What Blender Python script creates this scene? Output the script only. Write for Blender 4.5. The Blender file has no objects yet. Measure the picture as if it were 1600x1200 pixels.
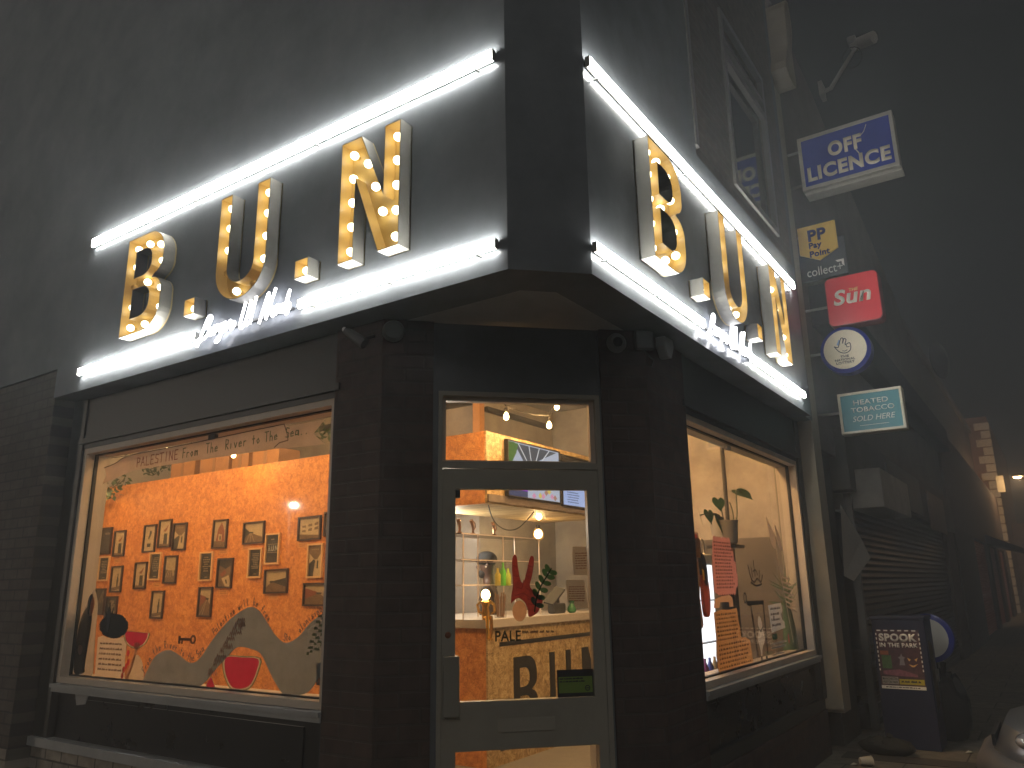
import bpy, bmesh, math, random
from math import radians, sin, cos, pi, sqrt
from mathutils import Vector, Matrix
from mathutils.geometry import tessellate_polygon
rnd = random.Random(7)
S = bpy.context.scene
COL = S.collection

# ---------------------------------------------------------------- camera, sky, exposure
FPX = 1218.0
def rotcols(yaw, pit, rol):
    fw = Vector((-sin(yaw)*cos(pit), cos(yaw)*cos(pit), sin(pit)))
    rt = Vector((cos(yaw), sin(yaw), 0)); up = rt.cross(fw)
    r2 = cos(rol)*rt + sin(rol)*up; u2 = -sin(rol)*rt + cos(rol)*up
    return r2, u2, -fw
RT, UP, BK = rotcols(radians(34.10), radians(14.53), radians(-0.92))
EYE = Vector((1.8531, -3.2025, 1.6))
cam_data = bpy.data.cameras.new('camera')
cam_data.sensor_width = 36; cam_data.lens = 36*FPX/1600; cam_data.clip_start = 0.05; cam_data.clip_end = 500
cam = bpy.data.objects.new('camera', cam_data); COL.objects.link(cam)
m = Matrix.Identity(4)
for i, v in enumerate((RT, UP, BK)):
    for j in range(3): m[j][i] = v[j]
m.translation = EYE; cam.matrix_world = m
S.camera = cam

world = bpy.data.worlds.new('World'); S.world = world; world.use_nodes = True
wn = world.node_tree.nodes; wl = world.node_tree.links
bgn = wn['Background']
sky = wn.new('ShaderNodeTexSky'); sky.sky_type = 'NISHITA'; sky.sun_disc = False
SUN_EL, SUN_AZ = radians(28), radians(150)                          # soft fill sun added behind the camera, no seen source
sky.sun_elevation = SUN_EL; sky.sun_rotation = SUN_AZ
hs = wn.new('ShaderNodeHueSaturation'); hs.inputs['Saturation'].default_value = 0.6
wl.new(sky.outputs[0], hs.inputs['Color']); wl.new(hs.outputs[0], bgn.inputs['Color'])
SKY_STRENGTH = 0.0004
bgn.inputs['Strength'].default_value = SKY_STRENGTH
sl_ = bpy.data.lights.new('fill_sun', 'SUN'); sl_.energy = 0.27; sl_.angle = radians(25); sl_.color = (1.0, .93, .82)
so = bpy.data.objects.new('fill_sun', sl_); COL.objects.link(so)
sd = Vector((sin(SUN_AZ)*cos(SUN_EL), cos(SUN_AZ)*cos(SUN_EL), sin(SUN_EL)))
so.rotation_euler = sd.to_track_quat('Z', 'Y').to_euler()
S.view_settings.view_transform = 'Standard'; S.view_settings.look = 'None'
S.view_settings.exposure = 0.0; S.view_settings.gamma = 1.0
S.cycles.use_denoising = True
S.cycles.sample_clamp_indirect = 4.0
S.cycles.max_bounces = 8; S.cycles.transparent_max_bounces = 16
S.cycles.caustics_reflective = False; S.cycles.caustics_refractive = False
GLARE_HAZE = 0.0115
BAR_L = 66.0
LAMP_W = 1800.0

# points where a ray of the photograph meets a real plane of the place
def ray(px, py): return RT*((px-800)/FPX) + UP*((600-py)/FPX) - BK
def PX(px, py, k): r = ray(px, py); return EYE + r*((k-EYE.x)/r.x)
def PY(px, py, k): r = ray(px, py); return EYE + r*((k-EYE.y)/r.y)
def PZ(px, py, k): r = ray(px, py); return EYE + r*((k-EYE.z)/r.z)

# ---------------------------------------------------------------- materials
MATS = {}
def mat(name, col, rough=0.6, metal=0.0, emit=None, strength=0.0, var=0.0, scale=6.0, bump=0.0, bscale=40.0, spec=0.5, coat=0.0, thin=0.0):
    if name in MATS: return MATS[name]
    M = bpy.data.materials.new(name); M.use_nodes = True
    nt = M.node_tree; n = nt.nodes; l = nt.links; b = n['Principled BSDF']
    b.inputs['Base Color'].default_value = (*col, 1); b.inputs['Roughness'].default_value = rough
    b.inputs['Metallic'].default_value = metal; b.inputs['Specular IOR Level'].default_value = spec
    b.inputs['Coat Weight'].default_value = coat
    if emit: b.inputs['Emission Color'].default_value = (*emit, 1); b.inputs['Emission Strength'].default_value = strength
    tc = n.new('ShaderNodeTexCoord')
    if var > 0:
        nz = n.new('ShaderNodeTexNoise'); nz.inputs['Scale'].default_value = scale; nz.inputs['Detail'].default_value = 6; nz.inputs['Roughness'].default_value = .65
        l.new(tc.outputs['Object'], nz.inputs['Vector'])
        rp = n.new('ShaderNodeValToRGB'); rp.color_ramp.elements[0].position = .3; rp.color_ramp.elements[1].position = .7
        rp.color_ramp.elements[0].color = (*[c*(1-var) for c in col], 1); rp.color_ramp.elements[1].color = (*[min(1, c*(1+var)) for c in col], 1)
        l.new(nz.outputs['Fac'], rp.inputs['Fac']); l.new(rp.outputs['Color'], b.inputs['Base Color'])
        mr = n.new('ShaderNodeMapRange'); mr.inputs['To Min'].default_value = max(0, rough-.25*var); mr.inputs['To Max'].default_value = min(1, rough+.25*var)
        l.new(nz.outputs['Fac'], mr.inputs['Value']); l.new(mr.outputs[0], b.inputs['Roughness'])
    if bump > 0:
        n2 = n.new('ShaderNodeTexNoise'); n2.inputs['Scale'].default_value = bscale; n2.inputs['Detail'].default_value = 4
        l.new(tc.outputs['Object'], n2.inputs['Vector'])
        bp = n.new('ShaderNodeBump'); bp.inputs['Strength'].default_value = bump; bp.inputs['Distance'].default_value = .01
        l.new(n2.outputs['Fac'], bp.inputs['Height']); l.new(bp.outputs[0], b.inputs['Normal'])
    if thin > 0:                                                    # paper, cloth and paint on glass let room light through
        tr = n.new('ShaderNodeBsdfTranslucent'); mx = n.new('ShaderNodeMixShader'); mx.inputs[0].default_value = thin
        src = b.inputs['Base Color'].links[0].from_socket if b.inputs['Base Color'].is_linked else None
        if src:
            gm = n.new('ShaderNodeGamma'); gm.inputs[1].default_value = .5; l.new(src, gm.inputs[0]); l.new(gm.outputs[0], tr.inputs[0])
        else: tr.inputs[0].default_value = (*[c**.5 for c in col], 1)      # the sheet has two faces, so each takes the root
        o = [k for k in n if k.type == 'OUTPUT_MATERIAL'][0]
        l.new(b.outputs[0], mx.inputs[1]); l.new(tr.outputs[0], mx.inputs[2]); l.new(mx.outputs[0], o.inputs['Surface'])
    MATS[name] = M
    return M

def emitter(name, col, strength):
    if name in MATS: return MATS[name]
    M = bpy.data.materials.new(name); M.use_nodes = True
    n = M.node_tree.nodes; n.clear()
    e = n.new('ShaderNodeEmission'); e.inputs[0].default_value = (*col, 1); e.inputs[1].default_value = strength
    o = n.new('ShaderNodeOutputMaterial'); M.node_tree.links.new(e.outputs[0], o.inputs[0])
    MATS[name] = M
    return M

def glassmat(name, tint=(.93, .95, .95), refl=1.0):
    if name in MATS: return MATS[name]
    M = bpy.data.materials.new(name); M.use_nodes = True
    n = M.node_tree.nodes; l = M.node_tree.links; n.clear()
    t = n.new('ShaderNodeBsdfTransparent'); t.inputs[0].default_value = (*tint, 1)
    g = n.new('ShaderNodeBsdfGlossy'); g.inputs['Roughness'].default_value = .02
    f = n.new('ShaderNodeLayerWeight')                              # thin pane: Schlick reflection, the same from either side
    p5 = n.new('ShaderNodeMath'); p5.operation = 'POWER'; p5.inputs[1].default_value = 5; l.new(f.outputs['Facing'], p5.inputs[0])
    mu = n.new('ShaderNodeMath'); mu.operation = 'MULTIPLY_ADD'; mu.inputs[1].default_value = .9*refl; mu.inputs[2].default_value = .035*refl; mu.use_clamp = True
    mx = n.new('ShaderNodeMixShader'); o = n.new('ShaderNodeOutputMaterial')
    l.new(p5.outputs[0], mu.inputs[0]); l.new(mu.outputs[0], mx.inputs[0]); l.new(t.outputs[0], mx.inputs[1]); l.new(g.outputs[0], mx.inputs[2]); l.new(mx.outputs[0], o.inputs[0])
    MATS[name] = M
    return M

def axisvec(nt, axis):
    """object coordinates flattened so u runs along the wall and v runs up"""
    n = nt.nodes; l = nt.links
    tc = n.new('ShaderNodeTexCoord'); sp = n.new('ShaderNodeSeparateXYZ'); cb = n.new('ShaderNodeCombineXYZ')
    l.new(tc.outputs['Object'], sp.inputs[0])
    if axis == 'x': l.new(sp.outputs['X'], cb.inputs[0])
    elif axis == 'y': l.new(sp.outputs['Y'], cb.inputs[0])
    elif axis == 'd':
        a = n.new('ShaderNodeMath'); a.operation = 'ADD'; l.new(sp.outputs['X'], a.inputs[0]); l.new(sp.outputs['Y'], a.inputs[1])
        s = n.new('ShaderNodeMath'); s.operation = 'MULTIPLY'; s.inputs[1].default_value = .7071; l.new(a.outputs[0], s.inputs[0]); l.new(s.outputs[0], cb.inputs[0])
    if axis == 'g': l.new(sp.outputs['X'], cb.inputs[0]); l.new(sp.outputs['Y'], cb.inputs[1])
    else: l.new(sp.outputs['Z'], cb.inputs[1])
    return cb.outputs[0]

def brickmat(name, axis, c1, c2, mortar, w=.24, h=.086, rough=.8, mort=.008):
    if name in MATS: return MATS[name]
    M = bpy.data.materials.new(name); M.use_nodes = True
    nt = M.node_tree; n = nt.nodes; l = nt.links; b = n['Principled BSDF']
    v = axisvec(nt, axis)
    br = n.new('ShaderNodeTexBrick'); br.inputs['Scale'].default_value = 1.0
    br.inputs['Brick Width'].default_value = w; br.inputs['Row Height'].default_value = h; br.inputs['Mortar Size'].default_value = mort
    br.inputs['Mortar Smooth'].default_value = .2; br.inputs['Bias'].default_value = 0
    br.inputs['Color1'].default_value = (*c1, 1); br.inputs['Color2'].default_value = (*c2, 1); br.inputs['Mortar'].default_value = (*mortar, 1)
    l.new(v, br.inputs['Vector'])
    nz = n.new('ShaderNodeTexNoise'); nz.inputs['Scale'].default_value = 9; nz.inputs['Detail'].default_value = 8; l.new(v, nz.inputs['Vector'])
    mx = n.new('ShaderNodeMix'); mx.data_type = 'RGBA'; mx.blend_type = 'MULTIPLY'; mx.inputs['Factor'].default_value = .7
    rp = n.new('ShaderNodeValToRGB'); rp.color_ramp.elements[0].color = (.45, .45, .45, 1); rp.color_ramp.elements[1].color = (1.3, 1.3, 1.3, 1)
    rp.color_ramp.elements[0].position = .25; rp.color_ramp.elements[1].position = .75
    l.new(nz.outputs['Fac'], rp.inputs[0]); l.new(br.outputs['Color'], mx.inputs['A']); l.new(rp.outputs[0], mx.inputs['B']); l.new(mx.outputs['Result'], b.inputs['Base Color'])
    bp = n.new('ShaderNodeBump'); bp.inputs['Strength'].default_value = .6; bp.inputs['Distance'].default_value = .006; bp.invert = True
    l.new(br.outputs['Fac'], bp.inputs['Height']); l.new(bp.outputs[0], b.inputs['Normal'])
    b.inputs['Roughness'].default_value = rough
    MATS[name] = M
    return M

def osbmat(name, axis, dark, mid, light):
    """oriented strand board: chips turned every way, each a few shades off its neighbour"""
    if name in MATS: return MATS[name]
    M = bpy.data.materials.new(name); M.use_nodes = True
    nt = M.node_tree; n = nt.nodes; l = nt.links; b = n['Principled BSDF']
    v = axisvec(nt, axis)
    outs = []
    for seed, sc, fs in ((0.0, 17.0, 125.0), (3.7, 27.0, 165.0)):
        ad = n.new('ShaderNodeVectorMath'); ad.operation = 'ADD'; ad.inputs[1].default_value = (seed, seed*1.7, 0); l.new(v, ad.inputs[0])
        vo = n.new('ShaderNodeTexVoronoi'); vo.inputs['Scale'].default_value = sc; vo.inputs['Randomness'].default_value = 1; l.new(ad.outputs[0], vo.inputs['Vector'])
        sp = n.new('ShaderNodeSeparateColor'); l.new(vo.outputs['Color'], sp.inputs[0])
        mm = n.new('ShaderNodeMath'); mm.operation = 'MULTIPLY'; mm.inputs[1].default_value = 6.28; l.new(sp.outputs[0], mm.inputs[0])
        vr = n.new('ShaderNodeVectorRotate'); vr.rotation_type = 'Z_AXIS'; l.new(ad.outputs[0], vr.inputs['Vector']); l.new(mm.outputs[0], vr.inputs['Angle'])
        mp = n.new('ShaderNodeMapping'); mp.inputs['Scale'].default_value = (fs, fs*.13, 1); l.new(vr.outputs[0], mp.inputs['Vector'])
        nz = n.new('ShaderNodeTexNoise'); nz.inputs['Scale'].default_value = 1; nz.inputs['Detail'].default_value = 3; l.new(mp.outputs[0], nz.inputs['Vector'])
        a = n.new('ShaderNodeMath'); a.operation = 'MULTIPLY_ADD'; a.inputs[1].default_value = .22; l.new(sp.outputs[1], a.inputs[0]); l.new(nz.outputs['Fac'], a.inputs[2])
        outs.append(a.outputs[0])
    av = n.new('ShaderNodeMath'); av.operation = 'ADD'; l.new(outs[0], av.inputs[0]); l.new(outs[1], av.inputs[1])
    hf = n.new('ShaderNodeMath'); hf.operation = 'MULTIPLY'; hf.inputs[1].default_value = .5; l.new(av.outputs[0], hf.inputs[0])
    rp = n.new('ShaderNodeValToRGB'); e = rp.color_ramp.elements
    e[0].position = .47; e[0].color = (*dark, 1); e[1].position = .74; e[1].color = (*light, 1)
    k = e.new(.60); k.color = (*mid, 1)
    l.new(hf.outputs[0], rp.inputs[0]); l.new(rp.outputs[0], b.inputs['Base Color'])
    bp = n.new('ShaderNodeBump'); bp.inputs['Strength'].default_value = .25; bp.inputs['Distance'].default_value = .004
    l.new(hf.outputs[0], bp.inputs['Height']); l.new(bp.outputs[0], b.inputs['Normal'])
    b.inputs['Roughness'].default_value = .55
    MATS[name] = M
    return M

FASCIA = mat('fascia_paint', (.185, .20, .225), .17, var=.2, scale=1.6, spec=.16, bump=.02, bscale=8)
RENDER = mat('upper_render', (.052, .053, .053), .65, var=.30, scale=.9, bump=.15, bscale=60)
CHARCOAL = mat('charcoal_frame', (.034, .036, .037), .45, var=.08, scale=4)
BLACKP = mat('black_panel', (.012, .012, .014), .28, var=.15, scale=3)
NAVY = mat('navy_soffit', (.125, .135, .155), .5, var=.1)  # lightened so the panel above the door carries the glare in its colour
ALU = mat('beige_reveal', (.50, .42, .34), .45, var=.06)
GASKET = mat('black_gasket', (.006, .006, .006), .6)
SILL = mat('grey_sill', (.32, .33, .34), .55, var=.15, scale=5)
PLASTER = mat('bare_plaster', (.34, .31, .275), .8, var=.30, scale=2.2, bump=.15, bscale=18)
WHITEWALL = mat('white_wall', (.55, .51, .46), .75, var=.06)
GLASS = glassmat('window_glass')
DOORP = mat('door_paint', (.31, .295, .25), .42, var=.08, scale=5)
OSB_X = osbmat('strand_board_long_wall', 'x', (.40, .125, .018), (.64, .235, .042), (.84, .39, .11))
OSB_Y = osbmat('strand_board_counter', 'y', (.20, .12, .045), (.42, .29, .13), (.66, .52, .30))
BRICK_L = brickmat('dark_brick_wall', 'x', (.060, .050, .045), (.090, .075, .068), (.035, .032, .030))
BRICK_LP = brickmat('pale_brick_plinth', 'x', (.36, .32, .27), (.27, .24, .21), (.10, .09, .08))
BRICK_PX = brickmat('brown_brick_pier_long', 'x', (.055, .035, .030), (.075, .047, .038), (.062, .047, .040))
BRICK_PD = brickmat('brown_brick_pier_cut', 'd', (.055, .035, .030), (.075, .047, .038), (.062, .047, .040))
BRICK_PY = brickmat('brown_brick_pier_side', 'y', (.060, .036, .030), (.080, .046, .036), (.062, .047, .040))
BRICK_UP = brickmat('brown_brick_upper', 'y', (.085, .060, .050), (.105, .074, .060), (.10, .085, .075))
BLK = mat('matt_black', (.010, .010, .011), .6)
WHITE = mat('white_paint', (.72, .70, .66), .6)
PAPER = mat('cream_paper', (.56, .47, .37), .8, var=.10, scale=9, thin=.85)
CARD = mat('brown_card', (.50, .27, .11), .85, var=.12, scale=12, thin=.8)
DARKTXT = mat('dark_ink', (.025, .018, .018), .7)
GREENTXT = mat('green_ink', (.03, .11, .05), .7)
REDTXT = mat('red_ink', (.30, .05, .06), .7)
BLUETXT = mat('slate_ink', (.10, .10, .14), .7)
GOLDP = mat('gold_enamel', (.60, .43, .16), .38, var=.06, scale=8)
STEEL = mat('brushed_steel_return', (.24, .235, .22), .5, metal=.3, var=.08, scale=12)
BULBON = emitter('lit_marquee_bulb', (1.0, .88, .60), 7.5)
BULBOFF = mat('unlit_glass_bulb', (.75, .50, .16), .15, spec=.8)
BAR = emitter('led_diffuser', (1.0, .985, .89), BAR_L)
NEON = emitter('neon_white', (.97, .97, 1.0), 10)
CASING = mat('led_casing', (.045, .045, .045), .4)
FILAMENT = emitter('warm_filament_bulb', (1.0, .66, .28), 26)

# ---------------------------------------------------------------- mesh building
class MB:
    def __init__(self): self.v = []; self.f = []; self.m = []
    def add(self, vs, fs, mi=0):
        o = len(self.v); self.v += [tuple(p) for p in vs]
        for f in fs: self.f.append(tuple(i+o for i in f)); self.m.append(mi)
        return self
    def box(self, x0, x1, y0, y1, z0, z1, mi=0):
        vs = [(x, y, z) for z in (z0, z1) for y in (y0, y1) for x in (x0, x1)]
        return self.add(vs, [(0, 2, 3, 1), (4, 5, 7, 6), (0, 1, 5, 4), (2, 6, 7, 3), (0, 4, 6, 2), (1, 3, 7, 5)], mi)
    def prism(self, loop, d0, d1, holes=(), mi=0, plane='xz'):
        """outline in the x-z plane given depth from y=-d0 (back) to y=-d1 (front); plane 'xy' gives it height d0..d1"""
        loops = [list(loop)] + [list(h) for h in holes]
        tris = tessellate_polygon([[Vector((a, b, 0)) for a, b in lp] for lp in loops])
        flat = [p for lp in loops for p in lp]; n = len(flat)
        P = (lambda a, b, d: (a, -d, b)) if plane == 'xz' else (lambda a, b, d: (a, b, d))
        vs = [P(a, b, d0) for a, b in flat] + [P(a, b, d1) for a, b in flat]
        fs = [tuple(t) for t in tris] + [tuple(i+n for i in reversed(t)) for t in tris]
        o = 0
        for lp in loops:
            k = len(lp)
            for i in range(k):
                j = (i+1) % k; fs.append((o+i, o+j, o+j+n, o+i+n))
            o += k
        return self.add(vs, fs, mi)
    def tube(self, pts, r, n=8, mi=0, closed=False):
        pts = [Vector(p) for p in pts]; k = len(pts); vs = []
        rr = r if isinstance(r, (list, tuple)) else [r]*k
        up = None
        for i, p in enumerate(pts):
            a = pts[i-1] if (i > 0 or closed) else p; b = pts[(i+1) % k] if (i < k-1 or closed) else p
            t = (b-a).normalized() if (b-a).length > 1e-9 else Vector((0, 0, 1))
            if up is None: up = Vector((0, 0, 1)) if abs(t.z) < .9 else Vector((1, 0, 0))
            s = t.cross(up)
            if s.length < 1e-6: s = t.cross(Vector((0, 1, 0)))
            s.normalize(); up = s.cross(t).normalized()
            for j in range(n):
                q = 2*pi*j/n; vs.append(p + s*(cos(q)*rr[i]) + up*(sin(q)*rr[i]))
        fs = []
        for i in range(k if closed else k-1):
            i2 = (i+1) % k
            for j in range(n): fs.append((i*n+j, i*n+(j+1) % n, i2*n+(j+1) % n, i2*n+j))
        if not closed: fs += [tuple(range(n-1, -1, -1)), tuple((k-1)*n+j for j in range(n))]
        return self.add(vs, fs, mi)
    def lathe(self, prof, c=(0, 0, 0), n=20, axis='z', mi=0):
        vs = []
        for r, h in prof:
            for j in range(n):
                q = 2*pi*j/n; a, b = r*cos(q), r*sin(q)
                vs.append({'z': (c[0]+a, c[1]+b, c[2]+h), 'y': (c[0]+a, c[1]-h, c[2]+b), 'x': (c[0]+h, c[1]+a, c[2]+b)}[axis])
        fs = []
        for i in range(len(prof)-1):
            for j in range(n): fs.append((i*n+j, i*n+(j+1) % n, (i+1)*n+(j+1) % n, (i+1)*n+j))
        fs += [tuple(range(n-1, -1, -1)), tuple((len(prof)-1)*n+j for j in range(n))]
        return self.add(vs, fs, mi)
    def ball(self, c, r, n=12, mi=0, s=(1, 1, 1)):
        vs = []; k = max(5, n//2+1)
        for i in range(k+1):
            a = pi*i/k
            for j in range(n):
                q = 2*pi*j/n; vs.append((c[0]+r*s[0]*sin(a)*cos(q), c[1]+r*s[1]*sin(a)*sin(q), c[2]+r*s[2]*cos(a)))
        fs = [(i*n+j, (i+1)*n+j, (i+1)*n+(j+1) % n, i*n+(j+1) % n) for i in range(k) for j in range(n)]
        return self.add(vs, fs, mi)
    def stroke(self, pts, w, d, mi=0, t=.0015):
        """a pen stroke lying on the x-z plane at depth d"""
        for (a, b), (c, e) in zip(pts[:-1], pts[1:]):
            dx, dz = c-a, e-b; L = math.hypot(dx, dz)
            if L < 1e-6: continue
            nx, nz = -dz/L*w/2, dx/L*w/2; ex, ez = dx/L*w*.3, dz/L*w*.3
            self.prism([(a-ex+nx, b-ez+nz), (a-ex-nx, b-ez-nz), (c+ex-nx, e+ez-nz), (c+ex+nx, e+ez+nz)], d, d+t, mi=mi)
        return self
    def scribble(self, u0, u1, v0, v1, rows, d, mi=0, w=.004, gap=.25, seed=1, slant=0.0):
        q = random.Random(seed); h = (v1-v0)/rows
        for r in range(rows):
            vb = v1 - (r+.62)*h; u = u0 + q.random()*h*.3; ue = u1 - q.random()*(u1-u0)*.15
            while u < ue:
                n = q.randint(2, 5); pts = []
                for i in range(2*n+1):
                    pts.append((u + i*h*.13, vb + (h*.42*q.uniform(.55, 1) if i % 2 else -h*.02) + slant*(u-u0)))
                if pts[-1][0] > u1: break
                self.stroke(pts, w, d, mi); u = pts[-1][0] + h*(gap+.15*q.random())
        return self
    def build(self, name, mats, parent=None, smooth=False, bevel=0.0):
        me = bpy.data.meshes.new(name); me.from_pydata(self.v, [], self.f); me.validate()
        mats = mats if isinstance(mats, (list, tuple)) else [mats]
        for q in mats: me.materials.append(q)
        if len(me.polygons) == len(self.m):
            me.polygons.foreach_set('material_index', self.m)
        bm = bmesh.new(); bm.from_mesh(me); bmesh.ops.recalc_face_normals(bm, faces=bm.faces); bm.to_mesh(me); bm.free()
        if smooth:
            for p in me.polygons: p.use_smooth = True
            if hasattr(me, 'set_sharp_from_angle'): me.set_sharp_from_angle(angle=radians(40))
        o = bpy.data.objects.new(name, me); COL.objects.link(o)
        if bevel > 0:
            bv = o.modifiers.new('edge', 'BEVEL'); bv.width = bevel; bv.segments = 2; bv.limit_method = 'ANGLE'; bv.angle_limit = radians(50)
        if parent: o.parent = parent
        return o

def tag(o, label=None, cat=None, group=None, kind=None):
    if label: o['label'] = label
    if cat: o['category'] = cat
    if group: o['group'] = group
    if kind: o['kind'] = kind
    return o
def thing(name, label, cat, loc=(0, 0, 0), rz=0.0, group=None):
    o = bpy.data.objects.new(name, None); COL.objects.link(o); o.empty_display_size = .1
    o.location = loc; o.rotation_euler = (0, 0, rz)
    return tag(o, label, cat, group)
def copy_tree(o, parent=None):
    c = o.copy(); COL.objects.link(c); c.parent = parent
    for ch in list(o.children): copy_tree(ch, c)
    return c
def part(name, mb, mats, parent, label=None, **k):
    o = mb.build(name, mats, parent, **k)
    if label: o['label'] = label
    return o
def lamp(name, loc, energy, col, parent=None, r=.03):
    ld = bpy.data.lights.new(name, 'POINT'); ld.energy = energy; ld.color = col; ld.shadow_soft_size = r
    o = bpy.data.objects.new(name, ld); COL.objects.link(o); o.location = loc
    if parent: o.parent = parent
    return o
def words_on(name, s, box, d, material, parent, bold=0.0, t=.003, shear=0.0):
    """lettering fitted to the box (u0,u1,v0,v1) on the thing's front, depth d"""
    cu = bpy.data.curves.new('lettering', 'FONT'); cu.body = s; cu.size = 1; cu.offset = bold; cu.shear = shear; cu.align_x = 'CENTER'; cu.resolution_u = 5
    cu.space_line = .95; cu.space_character = 1+2.4*bold
    to = bpy.data.objects.new('lettering', cu); COL.objects.link(to)
    dg = bpy.context.evaluated_depsgraph_get()
    me = bpy.data.meshes.new_from_object(to.evaluated_get(dg)); bpy.data.objects.remove(to); bpy.data.curves.remove(cu)
    bm = bmesh.new(); bm.from_mesh(me)
    r = bmesh.ops.extrude_face_region(bm, geom=bm.faces[:]); vs = [g for g in r['geom'] if isinstance(g, bmesh.types.BMVert)]
    for v in vs: v.co.z += 1
    xs = [v.co.x for v in bm.verts]; ys = [v.co.y for v in bm.verts]
    x0, x1, y0, y1 = min(xs), max(xs), min(ys), max(ys)
    for v in bm.verts:
        x, y, z = v.co
        v.co = (box[0]+(x-x0)/(x1-x0)*(box[1]-box[0]), -(d+z*t), box[2]+(y-y0)/(y1-y0)*(box[3]-box[2]))
    bmesh.ops.recalc_face_normals(bm, faces=bm.faces)
    bm.to_mesh(me); bm.free(); me.materials.clear(); me.materials.append(material); me.name = name
    o = bpy.data.objects.new(name, me); COL.objects.link(o)
    if parent: o.parent = parent
    return o
def arc(cx, cz, rx, rz, a0, a1, n=10):
    return [(cx+rx*cos(radians(a0+(a1-a0)*i/n)), cz+rz*sin(radians(a0+(a1-a0)*i/n))) for i in range(n+1)]
def circle(cx, cz, r, n=28): return [(cx+r*cos(2*pi*i/n), cz+r*sin(2*pi*i/n)) for i in range(n)]
def rect(u0, u1, v0, v1): return [(u0, v0), (u1, v0), (u1, v1), (u0, v1)]
def rrect(u0, u1, v0, v1, r, n=6):
    return arc(u1-r, v1-r, r, r, 0, 90, n) + arc(u0+r, v1-r, r, r, 90, 180, n) + arc(u0+r, v0+r, r, r, 180, 270, n) + arc(u1-r, v0+r, r, r, 270, 360, n)
def spline(pts, n=6, closed=False):
    out = []; k = len(pts)
    rng = range(k) if closed else range(k-1)
    for i in rng:
        p0 = pts[(i-1) % k] if (closed or i > 0) else pts[i]; p1 = pts[i]; p2 = pts[(i+1) % k]; p3 = pts[(i+2) % k] if (closed or i < k-2) else p2
        for s in range(n):
            t = s/n
            out.append(tuple(.5*((2*b)+(-a+c)*t+(2*a-5*b+4*c-d)*t*t+(-a+3*b-3*c+d)*t**3) for a, b, c, d in zip(p0, p1, p2, p3)))
    if not closed: out.append(tuple(pts[-1]))
    return out
SIDE = radians(90); CUT = radians(45)
# ================================================================ setting: ground
PAVE = brickmat('pavement_flags', 'g', (.16, .145, .115), (.125, .115, .095), (.05, .045, .04), w=.9, h=.6, mort=.008, rough=.85)
ASPH = mat('asphalt', (.050, .048, .045), .9, var=.25, scale=30, bump=.5, bscale=120)
tag(MB().box(-60, 90, -60, 140, -.40, -.125).build('road', ASPH), kind='structure')
tag(MB().prism([(-40, -6), (2.6, -6), (2.6, 90), (-40, 90)], -.12, 0, plane='xy').build('pavement', PAVE), kind='structure')
tag(MB().prism([(2.6, -6), (2.75, -6), (2.75, 90), (2.6, 90)], -.125, .004, plane='xy').build('kerb', mat('kerb_stone', (.22, .21, .19), .85, var=.2)), kind='structure')
tag(MB().prism([(-.1, 5.06), (2.6, 5.16), (2.6, 5.42), (-.1, 5.36)], .004, .008, plane='xy').build('road_patch', mat('patch_asphalt', (.045, .040, .033), .9, var=.3, scale=20)), kind='structure')

# ================================================================ the corner shop
shop = thing('corner_shop', 'charcoal painted corner burger shop with cut-off corner door and two big lit windows', 'shop')
fas = part('fascia', MB().prism([(-5.12, 0), (-.33, 0), (0, .33), (0, 4.98), (-.3, 4.98), (-.3, .45), (-.45, .3), (-5.12, .3)], 3.24, 4.86, plane='xy'), FASCIA, shop)
part('upper_wall', MB().prism([(-16, .0), (-.332, .0), (-.332, .3), (-16, .3)], 4.86, 10.5, plane='xy')
     .prism([(-16, .0), (-5.12, .0), (-5.12, .3), (-16, .3)], 3.5, 4.86, plane='xy'), FASCIA, shop)
part('corner_panel', MB().prism([(-.332, .0), (-.33, .0), (0, .33), (0, 2.17), (-.3, 2.17), (-.3, .45), (-.332, .4)], 4.86, 10.5, plane='xy'), FASCIA, shop)
part('downpipe', MB().box(-.03, .012, 2.17, 2.235, 4.95, 10.4), mat('grey_trim', (.13, .125, .12), .5), shop)
W0, W1, Z0, Z1 = 3.16, 4.50, 5.05, 6.92
ub = MB()
for (a, b, c, d) in ((2.235, W0, 4.862, 10.5), (W1, 4.98, 4.862, 10.5), (W0, W1, 4.862, Z0), (W0, W1, Z1, 10.5)): ub.box(-.3, -.02, a, b, c, d)
part('end_return', MB().box(-.5, -.06, 4.985, 5.29, 3.245, 10.4), RENDER, shop)
part('upper_brick', ub, BRICK_UP, shop)
TRIM = mat('grey_window_trim', (.11, .105, .10), .5)
uw = part('window', MB().prism(rect(W0, W1, Z0, Z1), 0, .05, [rect(W0+.07, W1-.07, Z0+.07, Z1-.07)]).box(W0+.07, W1-.07, -.05, 0, 6.38, 6.46).box(W0+.07, W1-.07, -.05, 0, 6.56, 6.61), TRIM, shop)
uw.rotation_euler = (0, 0, SIDE); uw.location = (-.045, 0, 0)
g = part('pane', MB().box(W0+.07, W1-.07, .02, .026, Z0+.07, Z1-.07), mat('dark_upper_glass', (.012, .014, .018), .06, spec=.9), uw)
part('brick_wall', MB().box(-16, -5.16, .03, .5, .42, 3.5), BRICK_L, shop)
part('brick_plinth', MB().box(-5.16, -1.84, .205, .5, 0, .42).box(-16, -5.16, .025, .5, 0, .42), BRICK_LP, shop)
part('side_plinth', MB().box(-.5, -.205, 2.06, 5.2, 0, .40), BRICK_PY, shop)
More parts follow.
